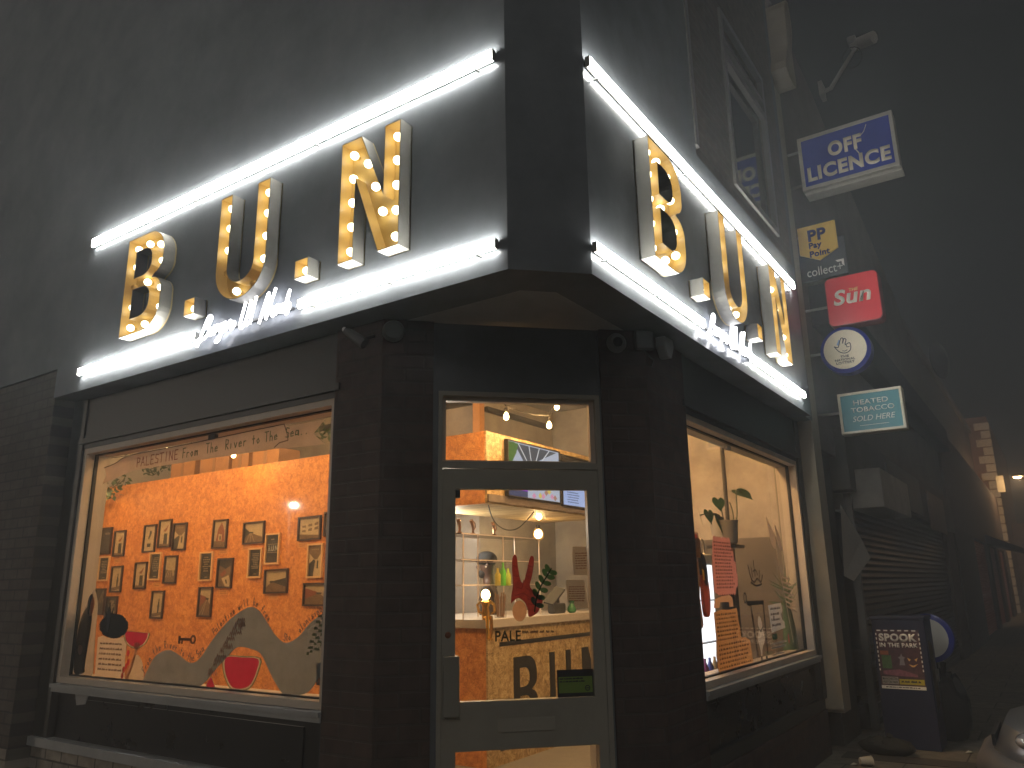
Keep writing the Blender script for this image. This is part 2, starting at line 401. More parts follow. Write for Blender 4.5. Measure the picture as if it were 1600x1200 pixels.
# piers of the cut corner
part('pier', MB().prism([(-1.83, .2), (-1.42, .2), (-1.415, .205), (-1.415, .5), (-1.83, .5)], 0, 3.24, plane='xy'), BRICK_PX, shop)
part('pier', MB().prism([(-1.418, .2), (-1.195, .423), (-1.4, .63), (-1.413, .3)], 0, 3.24, plane='xy'), BRICK_PD, shop)
part('pier', MB().prism([(-.423, 1.195), (-.2, 1.418), (-.3, 1.42), (-.63, 1.4)], 0, 3.24, plane='xy'), BRICK_PD, shop)
part('pier', MB().prism([(-.2, 1.42), (-.2, 2.06), (-.5, 2.06), (-.5, 1.42)], 0, 3.24, plane='xy'), BRICK_PY, shop)
part('soffit', MB().prism([(-5.0, .3), (-.45, .3), (-.3, .45), (-.3, 4.98), (-.5, 4.98), (-.5, 1.45), (-1.45, .5), (-5.0, .5)], 3.245, 3.30, plane='xy'), mat('glare_soffit', (.34, .36, .40), .6, var=.1), shop)  # lighter grey than the frame, glare on the underside put into the colour

def shopfront(u0, u1, root_rz, loc, endpost):
    """window bay in façade coordinates: u along, z up, depth measured from the fascia plane (negative = set back)"""
    fr = MB()                                                       # dark frame: jamb posts and head
    fr.prism(rect(u0-.22 if endpost < 0 else u0-.005, u0, .50, 3.24), -.45, -.20)
    fr.prism(rect(u1, u1+.22 if endpost > 0 else u1+.005, .50, 3.24), -.45, -.20)
    fr.prism(rect(u0, u1, 2.80, 3.24), -.45, -.215)
    fr.prism(rect(u0-.05, u1+.05, 2.84, 2.885), -.214, -.185)
    w = part('shop_window', fr, BLACKP if False else CHARCOAL, shop); w.rotation_euler = (0, 0, root_rz); w.location = loc
    ring = lambda i: [rect(u0+i, u1-i, .91+i, 2.80-i)]
    part('reveal', MB().prism(rect(u0, u1, .91, 2.80), -.295, -.222, ring(.045)), ALU, w)
    part('gasket', MB().prism(rect(u0, u1, .905, 2.805), -.325, -.297, ring(.055)), GASKET, w)
    part('inner_frame', MB().prism(rect(u0-.02, u1+.02, .89, 2.82), -.43, -.327, ring(.05)), ALU, w)
    part('glass', MB().prism(rect(u0+.05, u1-.05, .955, 2.75), -.315, -.309), GLASS, w)
    part('sill', MB().prism(rect(u0-.004, u1+.003, .877, .905), -.325, -.175).prism(rect(u0-.002, u1, .845, .876), -.3, -.19), SILL, w)
    part('stall_riser', MB().prism(rect(u0-.2 if endpost < 0 else u0, u1+.2 if endpost > 0 else u1, .50, .845), -.4, -.26)
         .prism(rect(u0+.25 if endpost < 0 else u0+.02, u1-.2, .56, .80), -.26, -.25), BLACKP, w)
    return w
wl_ = shopfront(-4.93, -1.835, 0, (0, 0, 0), -1)
part('bottom_board', MB().prism(rect(-5.155, -1.84, .435, .50), -.4, -.165), SILL, wl_)
part('silver_tape', MB().prism([(-4.62, .755), (-4.50, .77), (-4.46, .845), (-4.66, .845)], -.249, -.243), mat('tape', (.35, .35, .36), .35), wl_)
wr_ = shopfront(2.065, 5.08, SIDE, (0, 0, 0), 1)
part('bottom_board', MB().prism(rect(2.07, 5.28, .40, .50), -.4, -.225), mat('dark_board', (.05, .05, .046), .6), wr_)

# door and its frame, on the 45 degree cut
DC = (-.84, .84, 0)
fr = MB()
fr.prism(rect(-.60, -.51, 0, 3.24), -.06, .02).prism(rect(.53, .62, 0, 3.24), -.06, .02)            # dark side strips
fr.prism(rect(-.51, .53, 2.79, 3.24), -.06, .015)
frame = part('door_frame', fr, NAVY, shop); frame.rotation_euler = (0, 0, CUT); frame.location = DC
part('frame_bars', MB().prism(rect(-.51, -.485, 0, 2.79), -.05, .035).prism(rect(.50, .53, 0, 2.79), -.05, .035).prism(rect(-.485, .50, 2.305, 2.345), -.05, .036).prism(rect(-.485, .50, 2.762, 2.79), -.05, .036), DOORP, frame)
part('transom_reveal', MB().prism(rect(-.485, .50, 2.345, 2.762), -.05, .0, [rect(-.46, .468, 2.36, 2.735)]), ALU, frame)
part('transom_glass', MB().prism(rect(-.46, .468, 2.36, 2.735), -.03, -.024), GLASS, frame)
lf = MB().prism(rect(-.485, .50, .05, 2.30), -.03, .028, [rect(-.402, .425, .962, 2.178), rect(-.40, .44, .22, .70)])
leaf = part('door', lf, DOORP, shop, bevel=.004); leaf.rotation_euler = (0, 0, CUT); leaf.location = DC
part('glass', MB().prism(rect(-.405, .43, .958, 2.182), -.004, .002).prism(rect(-.405, .445, .216, .704), -.004, .002), GLASS, leaf)
part('handle', MB().box(-.475, -.382, -.075, -.029, .89, 1.215), mat('handle_plate', (.24, .23, .20), .45), leaf, bevel=.006)
part('letterbox', MB().prism(rect(-.16, .18, .79, .868), .0285, .031).prism(rect(-.152, .172, .795, .862), .031, .040), mat('letterbox_flap', (.36, .34, .29), .4), leaf, bevel=.003)
part('lock', MB().lathe([(.012, 0), (.018, .004), (.012, .01), (.004, .011)], (-.445, -.028, 1.33), 14, 'y'), mat('brass_lock', (.30, .12, .06), .35, metal=.6), leaf)
part('closer', MB().box(-.40, -.37, .01, .05, 2.13, 2.176), BLK, leaf)
STK = thing('hygiene_sticker', 'green and black hygiene rating sticker in the corner of the door glass', 'sticker', DC, CUT)
part('backing', MB().prism(rect(.205, .425, .963, 1.115), .003, .006), BLK, STK)
part('panel', MB().prism(rect(.213, .419, .985, 1.075), .0065, .0075), mat('sticker_green', (.16, .26, .03), .6), STK)
part('dial', MB().prism(circle(.388, 1.01, .016), .008, .0095, [circle(.388, 1.01, .011)]).prism(rect(.38, .396, 1.007, 1.013), .008, .0095), BLK, STK)
part('writing', MB().scribble(.218, .38, 1.04, 1.072, 2, .008, w=.003, seed=4), DARKTXT, STK)

# room behind the windows: all structure
def wall(name, mb, m_): return tag(mb.build(name, m_), kind='structure')
wall('floor', MB().prism([(-9.9, .45), (-1.45, .45), (-.45, 1.45), (-.45, 5.55), (-1.9, 6.5), (-9.9, 6.5)], -.05, .012, plane='xy'), mat('pale_lino', (.25, .24, .23), .5, var=.12))
wall('ceiling', MB().prism([(-9.9, .45), (-1.45, .45), (-.45, 1.45), (-.45, 5.55), (-1.9, 6.5), (-9.9, 6.5)], 4.05, 4.12, plane='xy'), PLASTER)
wall('side_wall', MB().box(-9.95, -9.75, .45, 6.5, .0, 4.05), WHITEWALL)
wall('front_wall', MB().box(-9.75, -5.15, .505, .56, .0, 4.05), WHITEWALL)
wall('storage_wall', MB().box(-9.75, -3.95, 4.6, 4.7, .0, 4.05), PLASTER)
wall('kitchen_wall', MB().box(-4.05, -3.95, 4.7, 6.4, .0, 4.05), PLASTER)
wall('back_wall', MB().box(-3.95, -1.9, 6.4, 6.5, .0, 4.05), PLASTER)
wall('bay_back_wall', MB().box(-1.9, -.45, 5.55, 5.65, .0, 4.05).box(-1.95, -1.88, 5.65, 6.4, .0, 4.05), mat('bay_plaster', (.40, .345, .30), .8, var=.4, scale=2.6, bump=.1, bscale=20))
wall('wall_panel', MB().box(-1.86, -.47, 5.515, 5.545, .02, PY(1180, 840, 5.515).z), mat('dark_wall_panel', (.15, .125, .11), .6, var=.2, scale=3))
wall('bay_side_wall', MB().box(-.46, -.35, 5.14, 5.55, .0, 4.05), PLASTER)
beam_m = mat('dark_beam', (.03, .025, .02), .7)
wall('ceiling_beam', MB().box(-9.7, -3.9, 4.52, 4.6, 3.86, 3.93).box(-3.95, -3.88, 4.7, 6.3, 3.78, 3.84), beam_m)
wall('wall_pillar', MB().box(-1.16, -1.13, 5.5, 5.55, .0, 4.05), beam_m)
wall('timber_post', MB().box(-3.97, -3.86, 4.5, 4.6, 3.0, 4.05), mat('timber', (.55, .27, .10), .7, var=.15))

# board partition, counter, bulkhead
osb = tag(MB().box(-9.75, -4.0, 2.96, 3.0, .013, 3.1).build('board_partition', OSB_X), 'tall orange strand board partition hung with framed pictures', 'partition')
ctr = thing('service_counter', 'strand board service counter with pale worktop and big black letters', 'counter')
part('end_panel', MB().box(-4.0, -2.66, 2.96, 3.0, .013, 1.22), OSB_X, ctr)
part('front_panel', MB().box(-2.66, -2.64, 2.961, 5.35, .013, 1.22), OSB_Y, ctr)
part('worktop', MB().box(-4.0, -2.61, 2.92, 5.4, 1.22, 1.30), mat('pale_worktop', (.50, .46, .43), .4, var=.08), ctr, bevel=.005)
bk = thing('menu_bulkhead', 'strand board bulkhead above the counter carrying the menu screens', 'bulkhead')
part('end_board', MB().box(-4.0, -2.66, 2.96, 3.0, 2.385, 3.1), OSB_X, bk)
part('front_board', MB().box(-2.66, -2.64, 2.961, 5.5, 2.385, 3.1), OSB_Y, bk)
part('underside', MB().box(-3.55, -2.661, 3.001, 5.5, 2.386, 2.41), OSB_Y, bk)
part('dark_edge', MB().box(-2.64, -2.62, 2.97, 5.5, 2.40, 2.475), mat('edge_strip', (.16, .13, .12), .7, var=.3, scale=20), bk)
# ================================================================ lit sign on the fascia
FACE = {'long': (0.0, (0, 0, 0)), 'side': (SIDE, (0, 0, 0))}
WHERE = {'long': 'on the long window side', 'side': 'on the narrow street side'}
def led_bar(u0, u1, zc, face, label):
    rz, loc = FACE[face]
    t = thing('light_bar', label, 'light bar', loc, rz, 'white light bars on the fascia'); h = .027 if zc < 4 else .034
    hs_ = mat('bar_housing', (.30, .30, .29), .5)
    part('casing', MB().prism(rect(u0-.004, u1+.004, zc-h+.004, zc+h-.004), .008, .020), hs_, t)
    part('lip', MB().prism(rect(u0-.004, u1+.004, zc-h-.005, zc-h-.001), .036, .042), CASING, t)
    for e in (u0-.009, u1+.002): part('end_cap', MB().prism(rect(e, e+.007, zc-h-.004, zc+h), .012, .041), hs_, t)
    part('diffuser', MB().prism(rect(u0, u1, zc-h, zc+h), .021, .039), BAR, t)
    n = max(2, int((u1-u0)/1.1))
    for i in range(n+1): u = u0+.12+(u1-u0-.24)*i/n; part('bracket', MB().prism(rect(u-.008, u+.008, zc-h-.012, zc-h-.0055), .0, .036), hs_, t)
led_bar(-4.72, -.395, 4.575, 'long', 'long white light bar above the letters on the long window side')
led_bar(-4.68, -3.06, 3.392, 'long', 'short white light bar under the big B on the long window side')
led_bar(-1.955, -.39, 3.392, 'long', 'white light bar under the big N on the long window side')
led_bar(.345, 4.74, 4.575, 'side', 'long white light bar above the letters on the narrow street side')
led_bar(.33, 1.95, 3.392, 'side', 'white light bar under the big B on the narrow street side')
led_bar(3.03, 4.68, 3.392, 'side', 'white light bar under the big N on the narrow street side')

def offset(loop, w):
    """shrink (w>0) an outline towards its inside; loops run counter-clockwise"""
    area = sum(a[0]*b[1]-b[0]*a[1] for a, b in zip(loop, loop[1:]+loop[:1]))
    sg = 1 if area > 0 else -1; n = len(loop); out = []
    for i in range(n):
        p, q, r = loop[i-1], loop[i], loop[(i+1) % n]
        a = Vector((q[0]-p[0], q[1]-p[1])).normalized(); b = Vector((r[0]-q[0], r[1]-q[1])).normalized()
        na, nb = Vector((-a.y, a.x))*sg, Vector((-b.y, b.x))*sg
        k = na+nb; k = k/max(.35, k.length_squared/2) if k.length > 1e-6 else na
        out.append((q[0]+k.x*w, q[1]+k.y*w))
    return out
def clean(lp):
    o = []
    for p in lp:
        if not o or math.hypot(p[0]-o[-1][0], p[1]-o[-1][1]) > .004: o.append(p)
    if math.hypot(o[0][0]-o[-1][0], o[0][1]-o[-1][1]) < .004: o.pop()
    return o
HB = .82
GLYPH = {
 'B': ([clean([(0, 0), (.30, 0)] + arc(.30, .20, .22, .20, -90, 0, 8) + arc(.36, .30, .16, .125, 10, 80, 5) + arc(.36, .56, .15, .125, -70, -10, 5) + arc(.30, .62, .21, .20, 0, 90, 8) + [(0, .82)]),
        clean([(.13, .135), (.25, .135)] + arc(.25, .235, .115, .10, -90, 0, 5) + arc(.25, .28, .115, .09, 0, 90, 5) + [(.13, .37)]),
        clean([(.13, .47), (.24, .47)] + arc(.24, .56, .11, .09, -90, 0, 5) + arc(.24, .60, .11, .09, 0, 90, 5) + [(.13, .69)])],
       [(.07, .745), (.07, .59), (.07, .42), (.07, .25), (.07, .085), (.225, .752), (.38, .71), (.425, .56), (.245, .425), (.44, .335), (.455, .175), (.27, .075)]),
 'U': ([clean([(0, .82)] + arc(.27, .25, .27, .25, 180, 360, 20) + [(.54, .82), (.41, .82)] + arc(.27, .25, .14, .12, 0, -180, 12) + [(.13, .82)])],
       [(.065, .745), (.065, .59), (.065, .42), (.075, .24), (.19, .085), (.37, .095), (.468, .255), (.475, .42), (.475, .59), (.475, .745)]),
 'N': ([[(0, 0), (.13, 0), (.13, .545), (.335, 0), (.5, 0), (.5, .82), (.37, .82), (.37, .36), (.175, .82), (0, .82)]],
       [(.065, .745), (.065, .58), (.065, .415), (.065, .25), (.065, .085), (.19, .645), (.26, .465), (.325, .28), (.435, .255), (.435, .085), (.435, .42), (.435, .585), (.435, .745)]),
 '.': ([rect(0, .125, 0, .125)], [(.062, .058)])}
def marquee(ch, u, face, z, off, label, cat):
    rz, loc = FACE[face]
    R_ = Matrix.Rotation(rz, 3, 'Z') @ Vector((u, 0, 0))
    t = thing('marquee_letter' if ch != '.' else 'marquee_dot', label, cat, (R_.x, R_.y, z), rz, 'gold bulb letters on the fascia')
    loops, bulbs = GLYPH[ch]; D0, D1 = .03, .135
    shell = MB(); inner = MB()
    for lp in loops:
        hole = lp is not loops[0]
        a = lp; b = offset(lp, .005 if not hole else -.005)
        n = len(a)
        vs = [(x, -D0, y) for x, y in a] + [(x, -D1, y) for x, y in a]
        shell.add(vs, [(i, (i+1) % n, (i+1) % n+n, i+n) for i in range(n)])
        vs = [(x, -D1, y) for x, y in a] + [(x, -D1, y) for x, y in b]
        shell.add(vs, [(i, (i+1) % n, (i+1) % n+n, i+n) for i in range(n)])
        vs = [(x, -D1, y) for x, y in b] + [(x, -D0-.01, y) for x, y in b]
        inner.add(vs, [(i, (i+1) % n, (i+1) % n+n, i+n) for i in range(n)])
    inner.prism(loops[0], D0, D0+.012, loops[1:])
    part('return', shell, STEEL, t); part('tray', inner, GOLDP, t)
    for i, (x, y) in enumerate(bulbs):
        lit = i not in off
        b = MB().ball((x, -.086, y), .0265, 14, s=(1, 1.1, 1))
        o = part('bulb', b, BULBON if lit else BULBOFF, t, None if lit else 'unlit bulb', smooth=True)
        part('socket', MB().lathe([(.013, .042), (.013, .07)], (x, 0, y), 10, 'y'), GOLDP, o)
    return t
ZL = 3.515
for face, us, offs in (('long', (-3.92, -3.075, -2.73, -1.89, -1.50), ((2,), (), (3, 5), (), ())), ('side', (.90, 1.70, 2.15, 2.90, 3.42), ((), (), (3,), (), ()))):
    w = WHERE[face]
    for ch, u, of in zip('B.U.N', us, offs):
        z = ZL
        if ch == '.': lab = 'small square gold bulb dot after the %s %s' % ('B' if u == us[1] else 'U', w)
        else: lab = 'gold marquee letter %s full of round bulbs %s' % (ch, w)
        marquee(ch, u, face, z, of, lab, 'sign letter' if ch != '.' else 'sign dot')

# neon script between the lower bars
def neon(u0, face, label):
    rz, loc = FACE[face]
    t = thing('neon_script', label, 'neon sign', loc, rz, 'white neon scripts')
    z0 = 3.348; sl = .42
    words = [
     [[(0, -.06), (.02, .02), (.05, .14), (.075, .17), (.10, .145), (.085, .10), (.045, .075), (.09, .07), (.10, .03), (.06, -.01), (.0, 0.0), (-.03, -.04)],
      [(.115, .07), (.115, .015), (.14, .01), (.155, .07), (.155, .01), (.175, .02), (.185, .07), (.20, .065), (.215, .03)],
      [(.25, .07), (.225, .06), (.225, .02), (.25, .02), (.255, .07), (.245, -.05), (.21, -.06), (.26, .0), (.29, .05), (.275, .075), (.265, .03), (.29, .005), (.315, .03), (.325, .075), (.34, .065), (.345, .03), (.36, .0), (.375, .06), (.385, .03), (.365, .0)]],
     [[(.46, .20), (.45, .06), (.455, .0), (.485, -.01), (.51, .06), (.515, .20), (.51, .02), (.53, 0)],
      [(.565, .21), (.56, .08), (.56, .0)]],
     [[(.66, -.02), (.675, .10), (.69, .20), (.705, .08), (.72, 0), (.735, .10), (.755, .22)],
      [(.775, .08), (.772, .02), (.795, .01), (.81, .08), (.81, .01), (.825, .06), (.84, .07), (.845, .02), (.86, .07), (.872, .065), (.875, .015), (.895, .05), (.905, .17), (.91, .01), (.93, .0), (.94, .05), (.925, .07), (.91, .04)]]]
    for wd in words:
        mb = MB()
        for st in wd:
            pts = [(u0+x*1.02+sl*z*.55, -.05, z0+z*.92) for x, z in spline(st, 4)]
            mb.tube(pts, .0085, 8)
        part('neon_tube', mb, NEON, t, smooth=True)
    part('backing_rail', MB().prism(rect(u0, u0+.96, z0+.03, z0+.045), .0, .02), CASING, t)
neon(-2.99, 'long', 'white neon handwriting between the two lower light bars, long window side')
neon(1.99, 'side', 'white neon handwriting between the two lower light bars, narrow street side')

# alarm boxes, cameras and floodlights at the top of the piers
ALM = mat('grey_plastic', (.20, .20, .20), .5)
DPL = mat('dark_plastic', (.075, .075, .075), .5)
def cut_thing(name, label, cat, u, z): return thing(name, label, cat, (DC[0]+u*cos(CUT)+.036*.7071, DC[1]+u*sin(CUT)-.036*.7071, z), CUT)
t = thing('wall_camera', 'grey bullet camera under the fascia beside the long window', 'camera', (-1.50, .2, 3.115), 0)
part('body', MB().tube([(-.10, -.15, .05), (-.04, -.12, 0), (.02, -.10, -.05)], [.022, .032, .034], 12).tube([(0, -.1, -.02), (0, 0, .03)], .012, 8), DPL, t, smooth=True)
part('lens', MB().ball((-.105, -.153, .054), .017, 10), mat('bright_lens', (.75, .75, .75), .2), t)
t = cut_thing('alarm_disc', 'round grey alarm cover at the top of the pier beside the door', 'alarm', -.80, 3.16)
part('cover', MB().lathe([(.07, 0), (.07, .03), (.055, .055), (.02, .062)], (0, 0, 0), 24, 'y'), DPL, t, smooth=True)
t = cut_thing('dome_camera', 'round white-ringed dome camera at the top of the side pier', 'camera', .66, 3.145)
part('ring', MB().lathe([(.066, 0), (.066, .03), (.05, .05), (.034, .05)], (0, 0, 0), 24, 'y'), ALM, t, smooth=True)
part('dome', MB().ball((0, -.045, 0), .034, 14), BLK, t, smooth=True)
t = cut_thing('alarm_box', 'square grey alarm box beside the dome camera', 'alarm', .85, 3.17)
part('cover', MB().box(-.065, .065, -.05, 0, -.065, .065), DPL, t, bevel=.012)
part('cable', MB().tube([(0, -.02, -.065), (.03, -.03, -.11), (.06, -.02, -.13), (.05, 0, -.17)], .006, 6), DPL, t)
t = thing('floodlight', 'grey shield-shaped floodlight beside the square alarm box', 'floodlight', (-.2, 1.60, 3.17), SIDE)
part('head', MB().prism([(-.075, .05), (.075, .05), (.085, 0), (.03, -.09), (-.03, -.09), (-.08, -.02)], .03, .10).tube([(0, 0, 0), (0, -.04, 0)], .015, 8), ALM, t, bevel=.01)
# ================================================================ painted and pasted things on the long window
GD = -.318                                                          # just inside the glass
RIVER = mat('grey_river_paint', (.30, .31, .31), .85, var=.22, scale=7, thin=.6)
MELON = mat('melon_red', (.42, .02, .055), .8, var=.15, scale=14, thin=.85)
RIND = mat('melon_rind', (.10, .13, .05), .8, var=.3, scale=20, thin=.85)
PALERIND = mat('melon_pale', (.62, .58, .42), .8, thin=.85)
SKIN_P = mat('painted_skin', (.40, .21, .12), .8, var=.2, scale=20, thin=.85)
TAWNY = mat('painted_linen', (.50, .40, .29), .85, var=.25, scale=10, thin=.85)
HAIR = mat('black_hair_paint', (.012, .011, .012), .85)
def onglass(name, label, cat, group=None, face='long'):
    return thing(name, label, cat, (0, 0, 0), FACE[face][0], group)
up_ = spline([(-3.88, .958), (-3.81, 1.07), (-3.73, 1.15), (-3.59, 1.19), (-3.46, 1.16), (-3.31, 1.11), (-3.2, 1.15), (-3.07, 1.28), (-2.9, 1.41), (-2.71, 1.49), (-2.61, 1.47), (-2.53, 1.41), (-2.43, 1.32), (-2.32, 1.27), (-2.2, 1.31), (-2.09, 1.4), (-1.91, 1.49)], 4)
lo_ = spline([(-1.91, 1.14), (-2.0, 1.07), (-2.09, .985), (-2.22, .96), (-2.31, .96), (-2.39, 1.02), (-2.45, 1.08), (-2.55, 1.19), (-2.64, 1.22), (-2.8, 1.23), (-2.91, 1.16), (-3.02, 1.08), (-3.13, .99), (-3.23, .958), (-3.51, .957), (-3.87, .957)], 4)
t = onglass('paper_river', 'long wavy grey painted river across the bottom of the long window', 'window painting')
part('ribbon', MB().prism(up_+lo_, GD-.004, GD), RIVER, t)
m_ = MB()
for k in range(13):
    u = -3.12+.024*k; m_.scribble(u, u+.16, 1.02+.03*k-.02, 1.06+.03*k+.02, 1, GD+.0005, w=.005, seed=k, slant=.45)
part('red_writing', m_, mat('faded_red_ink', (.24, .10, .09), .8, thin=.85), t)
m_ = MB()
for k in range(7): m_.scribble(-2.12+.015*k, -1.93, 1.19+.038*k, 1.225+.038*k, 1, GD+.0005, w=.005, seed=30+k, slant=.45)
part('green_writing', m_, mat('faded_green_ink', (.07, .13, .06), .8, thin=.85), t)
t = onglass('window_writing', 'thin slate handwriting following the crest of the grey river', 'writing')
def along(words, path, mi=0):
    """handwriting letters following a line"""
    m_ = MB(); L = [0]
    for a, b in zip(path, path[1:]): L.append(L[-1]+math.hypot(b[0]-a[0], b[1]-a[1]))
    def at(s):
        for i in range(len(L)-1):
            if s <= L[i+1] or i == len(L)-2:
                q = (s-L[i])/max(1e-6, L[i+1]-L[i]); a, b = path[i], path[i+1]
                return a[0]+(b[0]-a[0])*q, a[1]+(b[1]-a[1])*q, math.atan2(b[1]-a[1], b[0]-a[0])
    G_ = {'a': [[(.4, .5), (.1, .5), (.05, .1), (.35, .1), (.42, .5), (.45, 0)]], 'b': [[(.1, 1), (.1, 0), (.4, .05), (.4, .45), (.1, .45)]], 'e': [[(.05, .28), (.42, .3), (.3, .52), (.08, .4), (.1, .05), (.42, .08)]],
          'f': [[(.4, .95), (.22, .95), (.2, 0)], [(.05, .5), (.38, .5)]], 'h': [[(.1, 1), (.1, 0)], [(.1, .4), (.3, .5), (.4, .35), (.4, 0)]], 'i': [[(.2, .5), (.2, 0)]], 'l': [[(.2, 1), (.2, 0)]],
          'm': [[(.05, 0), (.05, .5), (.2, .5), (.25, 0)], [(.25, .4), (.4, .5), (.48, 0)]], 'n': [[(.08, 0), (.08, .5)], [(.08, .4), (.3, .5), (.4, 0)]], 'o': [[(.25, .5), (.05, .3), (.2, 0), (.4, .2), (.25, .5)]],
          'r': [[(.1, 0), (.1, .5)], [(.1, .35), (.25, .5), (.4, .45)]], 's': [[(.4, .5), (.1, .42), (.38, .2), (.05, 0)]], 't': [[(.22, .9), (.22, 0)], [(.05, .55), (.4, .55)]], 'v': [[(.05, .5), (.22, 0), (.4, .5)]],
          'w': [[(.02, .5), (.14, 0), (.25, .4), (.36, 0), (.48, .5)]], 'd': [[(.4, 1), (.4, 0), (.08, .05), (.08, .45), (.4, .45)]], 'g': [[(.4, .45), (.1, .5), (.1, .1), (.4, .1), (.4, .5), (.38, -.35), (.1, -.35)]], 'k': [[(.1, 1), (.1, 0)], [(.4, .5), (.1, .25), (.42, 0)]], 'u': [[(.08, .5), (.1, .05), (.35, .05), (.4, .5), (.42, 0)]], 'y': [[(.05, .5), (.22, .1)], [(.4, .5), (.1, -.4)]],
          'F': [[(.1, 0), (.1, 1), (.5, 1)], [(.1, .55), (.4, .55)]], 'T': [[(.25, 0), (.25, 1)], [(0, 1), (.5, 1)]], 'R': [[(.1, 0), (.1, 1), (.45, .9), (.4, .5), (.1, .5), (.48, 0)]], 'S': [[(.48, .9), (.15, 1), (.1, .6), (.45, .4), (.4, .02), (.05, .08)]], 'P': [[(.1, 0), (.1, 1), (.45, .9), (.42, .5), (.1, .48)]],
          'A': [[(.02, 0), (.25, 1), (.5, 0)], [(.1, .38), (.4, .38)]], 'L': [[(.1, 1), (.1, 0), (.48, 0)]], 'E': [[(.48, 1), (.1, 1), (.1, 0), (.48, 0)], [(.1, .52), (.4, .52)]], 'I': [[(.25, 0), (.25, 1)]], 'N': [[(.05, 0), (.05, 1), (.45, 0), (.45, 1)]], '.': [[(.15, 0), (.2, .05)]]}
    for wd, s, hgt, wid, d, w in words:
        for ch in wd:
            if ch != ' ':
                x, z, a = at(s)
                for st in G_.get(ch, []):
                    m_.stroke([(x+cos(a)*p*wid*2-sin(a)*q*hgt, z+sin(a)*p*wid*2+cos(a)*q*hgt) for p, q in st], w, d, mi)
            s += wid*1.25 if ch != ' ' else wid*1.3
    return m_
hi = [(p[0], p[1]+.012) for p in up_]
part('writing', along([('From the River to the Sea', .05, .055, .026, GD+.0005, .005), ('Palestine will be free...', 1.0, .05, .024, GD+.0005, .005), ('Stop Colonising', 1.85, .045, .022, GD+.0005, .005), ('for Peace', 2.42, .045, .022, GD+.0005, .005)], hi), BLUETXT, t)
t = onglass('painted_key', 'small brown painted key above the grey river', 'window painting')
part('key', MB().prism(circle(-3.30, 1.268, .032), GD, GD+.002, [circle(-3.30, 1.268, .016)]).prism(rect(-3.46, -3.33, 1.258, 1.276), GD, GD+.002).prism(rect(-3.475, -3.45, 1.235, 1.29), GD, GD+.002).prism(rect(-3.435, -3.42, 1.235, 1.262), GD, GD+.002), mat('key_brown', (.16, .06, .03), .7), t)
def melon(name, label, pts, cx, cz):
    t = onglass(name, label, 'window painting')
    sc = lambda k: [(cx+(a-cx)*k, cz+(b-cz)*k) for a, b in pts]
    part('rind', MB().prism(pts, GD-.003, GD-.001, [sc(.95)]), RIND, t); part('pale_rind', MB().prism(sc(.949), GD-.003, GD-.001, [sc(.88)]), PALERIND, t); part('flesh', MB().prism(sc(.879), GD-.003, GD-.001), MELON, t)
    return t
melon('watermelon_painting', 'big red half watermelon painted under the grey river', spline([(-2.935, 1.17), (-2.75, 1.175), (-2.555, 1.17), (-2.565, 1.09), (-2.62, .995), (-2.71, .957), (-2.83, .957), (-2.90, 1.01), (-2.945, 1.09)], 3, True), -2.745, 1.10)
melon('watermelon_painting', 'tiny red watermelon wedge painted beside the big watermelon', [(-3.06, 1.035), (-3.01, .965), (-3.06, .957), (-3.115, .957), (-3.11, .985)], -3.06, .99)
t = melon('watermelon_painting', 'red watermelon slice held up by a painted arm', [(-4.21, 1.312), (-3.84, 1.302)] + arc(-4.02, 1.30, .175, .115, 0, -180, 12), -4.02, 1.29)
t = onglass('arm_painting', 'painted brown arm with red nails holding a watermelon slice', 'window painting')
m_ = MB().tube([(-4.10, -GD, .96), (-4.06, -GD, 1.03), (-4.03, -GD, 1.10), (-3.995, -GD, 1.19)], [.022, .02, .018, .016], 8)
for k in range(4): m_.tube([(-4.02+.018*k, -GD, 1.18), (-4.035+.022*k, -GD, 1.232-.004*abs(k-1.5))], .0075, 6)
for i in range(len(m_.v)): x, y, z = m_.v[i]; m_.v[i] = (x, -GD+(y+GD)*.12, z)
part('arm', m_, SKIN_P, t)
m_ = MB()
for x, z in ((-4.10, 1.15), (-4.085, 1.085), (-4.14, 1.03), (-4.11, 1.055), (-4.15, .985)): m_.prism([(x+.016*cos(a), z+.024*sin(a)) for a in [i*pi/6 for i in range(12)]], GD+.0005, GD+.003)
part('red_petals', m_, mat('petal_red', (.40, .02, .02), .7, thin=.85), t)
t = onglass('painted_figure', 'painted woman in dark clothes and a pale veil on the long window', 'window painting')
part('veil', MB().prism(spline([(-4.70, 1.62), (-4.64, 1.56), (-4.61, 1.48), (-4.60, 1.25), (-4.575, .958), (-4.66, .958), (-4.87, .958), (-4.878, 1.2), (-4.87, 1.37), (-4.80, 1.49)], 4, True), GD-.003, GD), mat('veil_paint', (.40, .36, .30), .85, var=.25, scale=12, thin=.85), t)
part('clothes', MB().prism(spline([(-4.74, 1.50), (-4.69, 1.44), (-4.675, 1.36), (-4.70, 1.05), (-4.70, .985), (-4.86, .985), (-4.868, 1.25), (-4.83, 1.42)], 4, True), GD+.0005, GD+.002), mat('dark_clothes_paint', (.022, .020, .018), .85, var=.4, scale=14, thin=.85), t)
part('face', MB().prism(spline([(-4.70, 1.575), (-4.66, 1.53), (-4.665, 1.46), (-4.70, 1.415), (-4.725, 1.46), (-4.735, 1.53)], 4, True), GD+.002, GD+.0035), mat('painted_face', (.26, .13, .08), .8, var=.2, scale=30, thin=.85), t)
part('hair', MB().prism(spline([(-4.73, 1.585), (-4.695, 1.585), (-4.715, 1.53), (-4.725, 1.44), (-4.75, 1.45), (-4.76, 1.54)], 4, True), GD+.0036, GD+.0045), HAIR, t)
